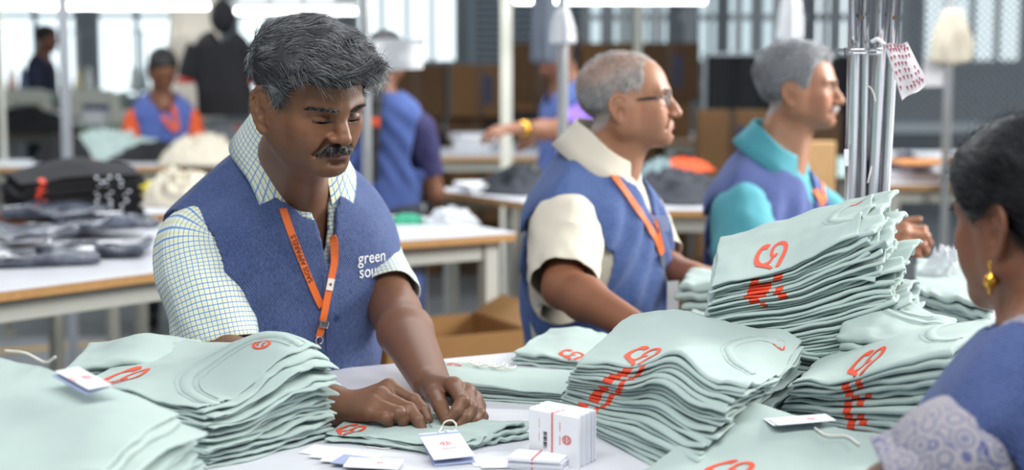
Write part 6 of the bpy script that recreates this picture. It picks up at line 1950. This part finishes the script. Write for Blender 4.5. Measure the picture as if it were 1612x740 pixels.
# block of tags standing on edge, and one lying in front
def tag_block(name, corners, up, n, lab, band, face_print=True, depth=None):
    """corners: front-left and front-right of the front tag on the table; up: height; depth vector"""
    t = thing(name, corners[0], lab, 'tag block', 'bundles of swing tags')
    a, b = corners; w = np.linalg.norm(b - a); x = unit(b - a); rs = np.random.RandomState(n)
    dep = depth / n
    for k in range(n):
        o = a + dep * k + x * .0012 * rs.randn() + V(0, 0, 1) * .0008 * abs(rs.randn())
        M = np.eye(4); M[:3, 0] = x; M[:3, 1] = unit(depth - x * np.dot(depth, x)); M[:3, 2] = np.cross(M[:3, 0], M[:3, 1]); M[:3, 3] = o
        MB().box((0, 0, 0), (w, np.linalg.norm(dep) * .86, up), .0002, M).obj('tag', TAGEDGE if k % 3 else TAGW, t)
    M = np.eye(4); M[:3, 0] = x; M[:3, 1] = np.cross(x, V(0, 0, 1)) * -1; M[:3, 2] = V(0, 0, 1); M[:3, 3] = a
    return t, M, w
t_, M, w = tag_block('tag_bundle', (PZ(831, 722, ZT), PZ(908, 739, ZT)), .068, 14, 'standing bundle of white swing tags held by a thin red band', True, depth=(PZ(937, 725, ZT) - PZ(908, 739, ZT)))
fn = unit(np.cross(M[:3, 0], V(0, 0, 1))); fn = fn if fn[1] < 0 else -fn
MF = np.eye(4); MF[:3, 0] = M[:3, 0]; MF[:3, 1] = V(0, 0, 1); MF[:3, 2] = fn; MF[:3, 3] = M[:3, 3]
MF2 = MF.copy(); mark(MF2, t_, (w * .80, .036), .0075, (), .0008)
b = MB(); b.box((w * .50, -.0, .0006), (w * .515, .070, .0016), 0, MF); b.box((w * .50, .0680, -.025), (w * .515, .0690, .0016), 0, MF); b.obj('red_band', REDINK, t_)
b = MB()
for k in range(9): b.box((w * .33, .020 + k * .0024, .0006), (w * .40, .0205 + k * .0024 + .0008 * (k % 3), .0010), 0, MF)
b.obj('barcode', INK, t_)
b = MB()
for k in range(4): b.box((w * (.24 if k < 2 else .66), .028 + (k % 2) * .018, .0006), (w * (.245 if k < 2 else .668), .040 + (k % 2) * .018, .0009), 0, MF)
b.obj('small_print', REDINK, t_)
# lying bundle
c = PZ(850, 735, ZT); t2 = thing('tag_bundle', c, 'lying bundle of white swing tags with a red band, lowest on the table', 'tag block', 'bundles of swing tags'); rs = np.random.RandomState(3)
for k in range(9):
    M = frame_m(c + V(.0012 * rs.randn(), .0012 * rs.randn(), .0003 + k * .0017), V(.96, -.28, 0) + .02 * rs.randn(3) * V(1, 1, 0), V(0, 0, 1)); MB().box((-.036, -.024, 0), (.036, .024, .0015), .0002, M).obj('tag', TAGEDGE if k % 2 else TAGW, t2)
M = frame_m(c, V(.96, -.28, 0), V(0, 0, 1)); MB().box((-.005, -.0245, 0), (-.0035, .0245, .0165), 0, M).obj('red_band', REDINK, t2)
# loose tags fanned between the stack and the shirt
for k, (px, py, a, z, lab) in enumerate(((520, 712, -.35, .0, 'undermost'), (535, 719, -.25, .0016, 'second lowest'), (552, 726, -.15, .0032, 'middle'), (570, 733, -.32, .0048, 'second highest'), (588, 738, -.1, .0064, 'uppermost'))):
    c = PZ(px, py, ZT) + V(0, 0, .0004 + z); M = frame_m(c, V(math.cos(a), math.sin(a), 0), V(0.02, -.03, 1)); t = thing('swing_tag', c, '%s of the loose white tags fanned beside the left stack' % lab, 'tag', 'loose tags fanned by the left stack')
    MB().box((-.036, -.022, 0), (.036, .022, .0009), .0002, M).obj('card', TAGW if k != 3 else TAGBLUE, t)
    mark(M, t, (.008, .002), .005, ((-.008, .016),), .0011)
for k, (px, py, a) in enumerate(((775, 728, .2), (790, 733, .05))):
    c = PZ(px, py, ZT) + V(0, 0, .0005 + k * .0014); M = frame_m(c, V(math.cos(a), math.sin(a), 0), V(0, 0, 1)); t = thing('swing_tag', c, ('lower' if k == 0 else 'upper') + ' plain white tag lying left of the tag bundles', 'tag', 'loose tags by the bundles')
    MB().box((-.028, -.020, 0), (.028, .020, .0010), .0002, M).obj('card', TAGW, t)
cp = [PZ(600, 705 + 3 * math.sin(k), ZT) + V(.012 * k - .02, .004 * math.sin(k * 1.7), .0015) for k in range(7)]
t = thing('cord_loop', cp[0], 'thin white cord lying between the loose tags', 'cord'); MB().tube(spline(cp, 40), .0009, 6).obj('cord', CORD, t, smooth=True)
# tag with cord on the near left stack
def surf(S, B, u, v, l=.002): return lay(B, S, np.array([[u, v]]), l)[0]
def on_px(B, px, py, l=.002):
    h, n = hit_px(B, px, py); return (h + n * l, n) if h is not None else (None, None)
c1, c2 = on_px(A_B, 88, 600, .006)[0], on_px(A_B, 178, 642, .006)[0]
if c1 is None or c2 is None: c1, c2 = P(92, 584, 1.9), P(182, 628, 1.86)
c1 = c1 + V(0, 0, .016); c2 = c2 + V(0, 0, .010)
x = unit(c2 - c1); nn = unit(np.cross(x, V(.25, .95, .10))); nn = nn if nn[2] > 0 else -nn
t, M = tag_card((c1 + c2) / 2, x, nn, .085, .030, 'white tag on a cord lying on the blurred near left stack')
cpts = [c1 + nn * .008, P(70, 570, 1.95) , P(40, 556, 1.98), P(8, 552, 2.0)]
MB().tube(spline(cpts, 30), .0016, 6).obj('cord', CORD, t, smooth=True)
# tags on the foreground shirt
for k, (u0, dz, lab) in enumerate(((.47, .001, 'lower'), (.50, .004, 'upper'))):
    c = surf(K_S, K_B, u0, .88, dz + .003); M = frame_m(c, V(.97, .20, .02), V(-.03, -.02, 1)); t = thing('swing_tag', c, '%s white tag on the nearest printed shirt at the bottom edge' % lab, 'tag', 'tags on the foreground shirt')
    MB().box((-.040, -.018, 0), (.040, .018, .0009), .0002, M).obj('card', TAGEDGE, t); mark(M, t, (.012, 0), .006, ((-.009, .02),), .0011)
cpts = [surf(K_S, K_B, u, v, .004) for u, v in ((.58, .86), (.66, .80), (.76, .84), (.84, .76))]
t = thing('cord_loop', cpts[0], 'white tag cord on the nearest printed shirt', 'cord'); MB().tube(spline(cpts, 30), .0014, 6).obj('cord', CORD, t, smooth=True)
# drawstring coil on the low flat stack
pts = []
for k in range(60):
    a = k * .55; u = .22 + .0055 * k + .03 * math.cos(a); v = .86 + .10 * math.sin(a)
    pts.append(surf(D_S, D_B, u, min(v, .98), .003 + .002 * (1 + math.sin(a * .5))))
t = thing('cord_loop', pts[0], 'looped cream cords lying along the back of the low flat stack', 'cord'); MB().tube(spline(pts, 160), .0010, 6).obj('cord', CORD, t, smooth=True)
# white pocket corner by the vest hem
# ---- steel uprights standing behind the leaning stack
CHROME = NT('polished_steel'); CHROME.set(Metallic=1.0, Roughness=.16); CHROME.color(CHROME.mix(CHROME.noise(8, 3), lin((176, 178, 182)), lin((206, 208, 212)))); CHROME = CHROME.m
up = thing('steel_uprights', P(1372, 300, 2.84) * V(1, 1, 0) + V(0, 0, ZT), 'pair of polished double steel tube uprights clamped together behind the leaning stack', 'upright')
for (xt, xb, w) in ((1346, 1340, 21), (1364, 1358, 14), (1390, 1374, 21), (1410, 1393, 16)):
    a, b_ = P(xb, 300, 2.84), P(xt, 0, 2.84); d = (b_ - a) / (b_[2] - a[2])
    MB().tube([a + d * (ZT - a[2]), a + d * (2.6 - a[2])], w * 2.84 / F / 2, 20).obj('steel_tube', CHROME, up, smooth=True)
MB().tube([P(1317, 79, 2.81), P(1388, 78, 2.81)], .0032, 10).obj('clamp_bar', CHROME, up, smooth=True)
MB().tube([P(1330, 84, 2.80), P(1386, 84, 2.80)], .0025, 10).obj('clamp_bar', CHROME, up, smooth=True)
MB().tube([P(1334, 75, 2.805), P(1334, 88, 2.805)], .006, 8).obj('clamp_nut', STEEL, up)
for (x, y) in ((1349, 28), (1399, 28)): MB().tube([P(x + 9, y, 2.822), P(x + 9, y, 2.812)], .004, 8).obj('bolt', mat('rusty_bolt', (110, 84, 60), .6, .5), up)
MB().box(P(1332, 251, 2.825) - V(.004, .001, .012), P(1332, 235, 2.825) + V(.005, .001, 0), .001).obj('paint_patch', TAGW, up)
b = MB().tube(spline([P(1365, 134, 2.82), P(1372, 140, 2.81), P(1376, 150, 2.81), P(1378, 160, 2.81)], 14), .0012, 6); b.obj('cable_tie', CORD, up, smooth=True)
MB().tube(spline([P(1372, 262, 2.82), P(1369, 275, 2.81), P(1366, 288, 2.81)], 12), .0014, 6).obj('cable_tie', CORD, up, smooth=True)
# plastic pouch with rows of small red marks
pc = [P(1392, 70, 2.79), P(1428, 67, 2.78), P(1462, 132, 2.775), P(1421, 158, 2.79)]
pt = thing('plastic_pouch', P(1425, 110, 2.785), 'white plastic pouch with small red arrows tied to the steel uprights', 'pouch')
n = 16; vv = []
for i in range(n):
    for j in range(n):
        u, v = i / (n - 1), j / (n - 1); p = pc[0] * (1 - u) * (1 - v) + pc[1] * u * (1 - v) + pc[2] * u * v + pc[3] * (1 - u) * v
        p = p + V(0, -.010 * math.sin(math.pi * u) * math.sin(math.pi * v) - .003 * math.sin(u * 9 + v * 4), .002 * math.sin(u * 7)); vv.append(p)
vv = np.array(vv); wm = NT('milky_plastic'); wm.color(lin((232, 226, 230))); wm.set(Roughness=.25); wm.b.inputs['Coat Weight'].default_value = .5; wm.bump(wm.noise(60, 3), .4, .004)
mesh_obj('pouch', np.concatenate([vv, vv + V(0, .006, 0)]), np.concatenate([grid_faces(n, n), grid_faces(n, n)[:, ::-1] + n * n, np.array([(i * n, (i + 1) * n, (i + 1) * n + n * n, i * n + n * n) for i in range(n - 1)] + [(i * n + n - 1, i * n + n - 1 + n * n, (i + 1) * n + n - 1 + n * n, (i + 1) * n + n - 1) for i in range(n - 1)])]), wm.m, pt)
G_ = vv.reshape(n, n, 3); b = MB(); MAR = mat('maroon_print', (150, 40, 70), .5)
for i in range(6):
    for j in range(8):
        if (i, j) in ((4, 3), (5, 3), (4, 4), (0, 7), (1, 6), (2, 6)): continue
        u, v = (i + .7 + .25 * (j % 2)) / 6.6, (j + .6) / 8.2
        a = G_[min(int(u * (n - 1)), n - 2), min(int(v * (n - 1)), n - 2)]; ex = unit(pc[1] - pc[0]) * .0022; ey = unit(pc[0] - pc[3]) * .0042; o_ = a + V(0, -.0016, 0)
        b.add(np.array([o_ + ey, o_ + ex * 1.2 + ey * .25, o_ + ex * .35 + ey * .25, o_ + ex * .35 - ey * .8, o_ - ex * .35 - ey * .8, o_ - ex * .35 + ey * .25, o_ - ex * 1.2 + ey * .25]), [(0, 1, 2, 3, 4, 5, 6)])
b.obj('printed_arrows', MAR, pt)
MB().tube(spline([P(1372, 66, 2.81), P(1382, 62, 2.80), P(1392, 70, 2.79)], 12), .004, 8).obj('tie', TAGW, pt, smooth=True)
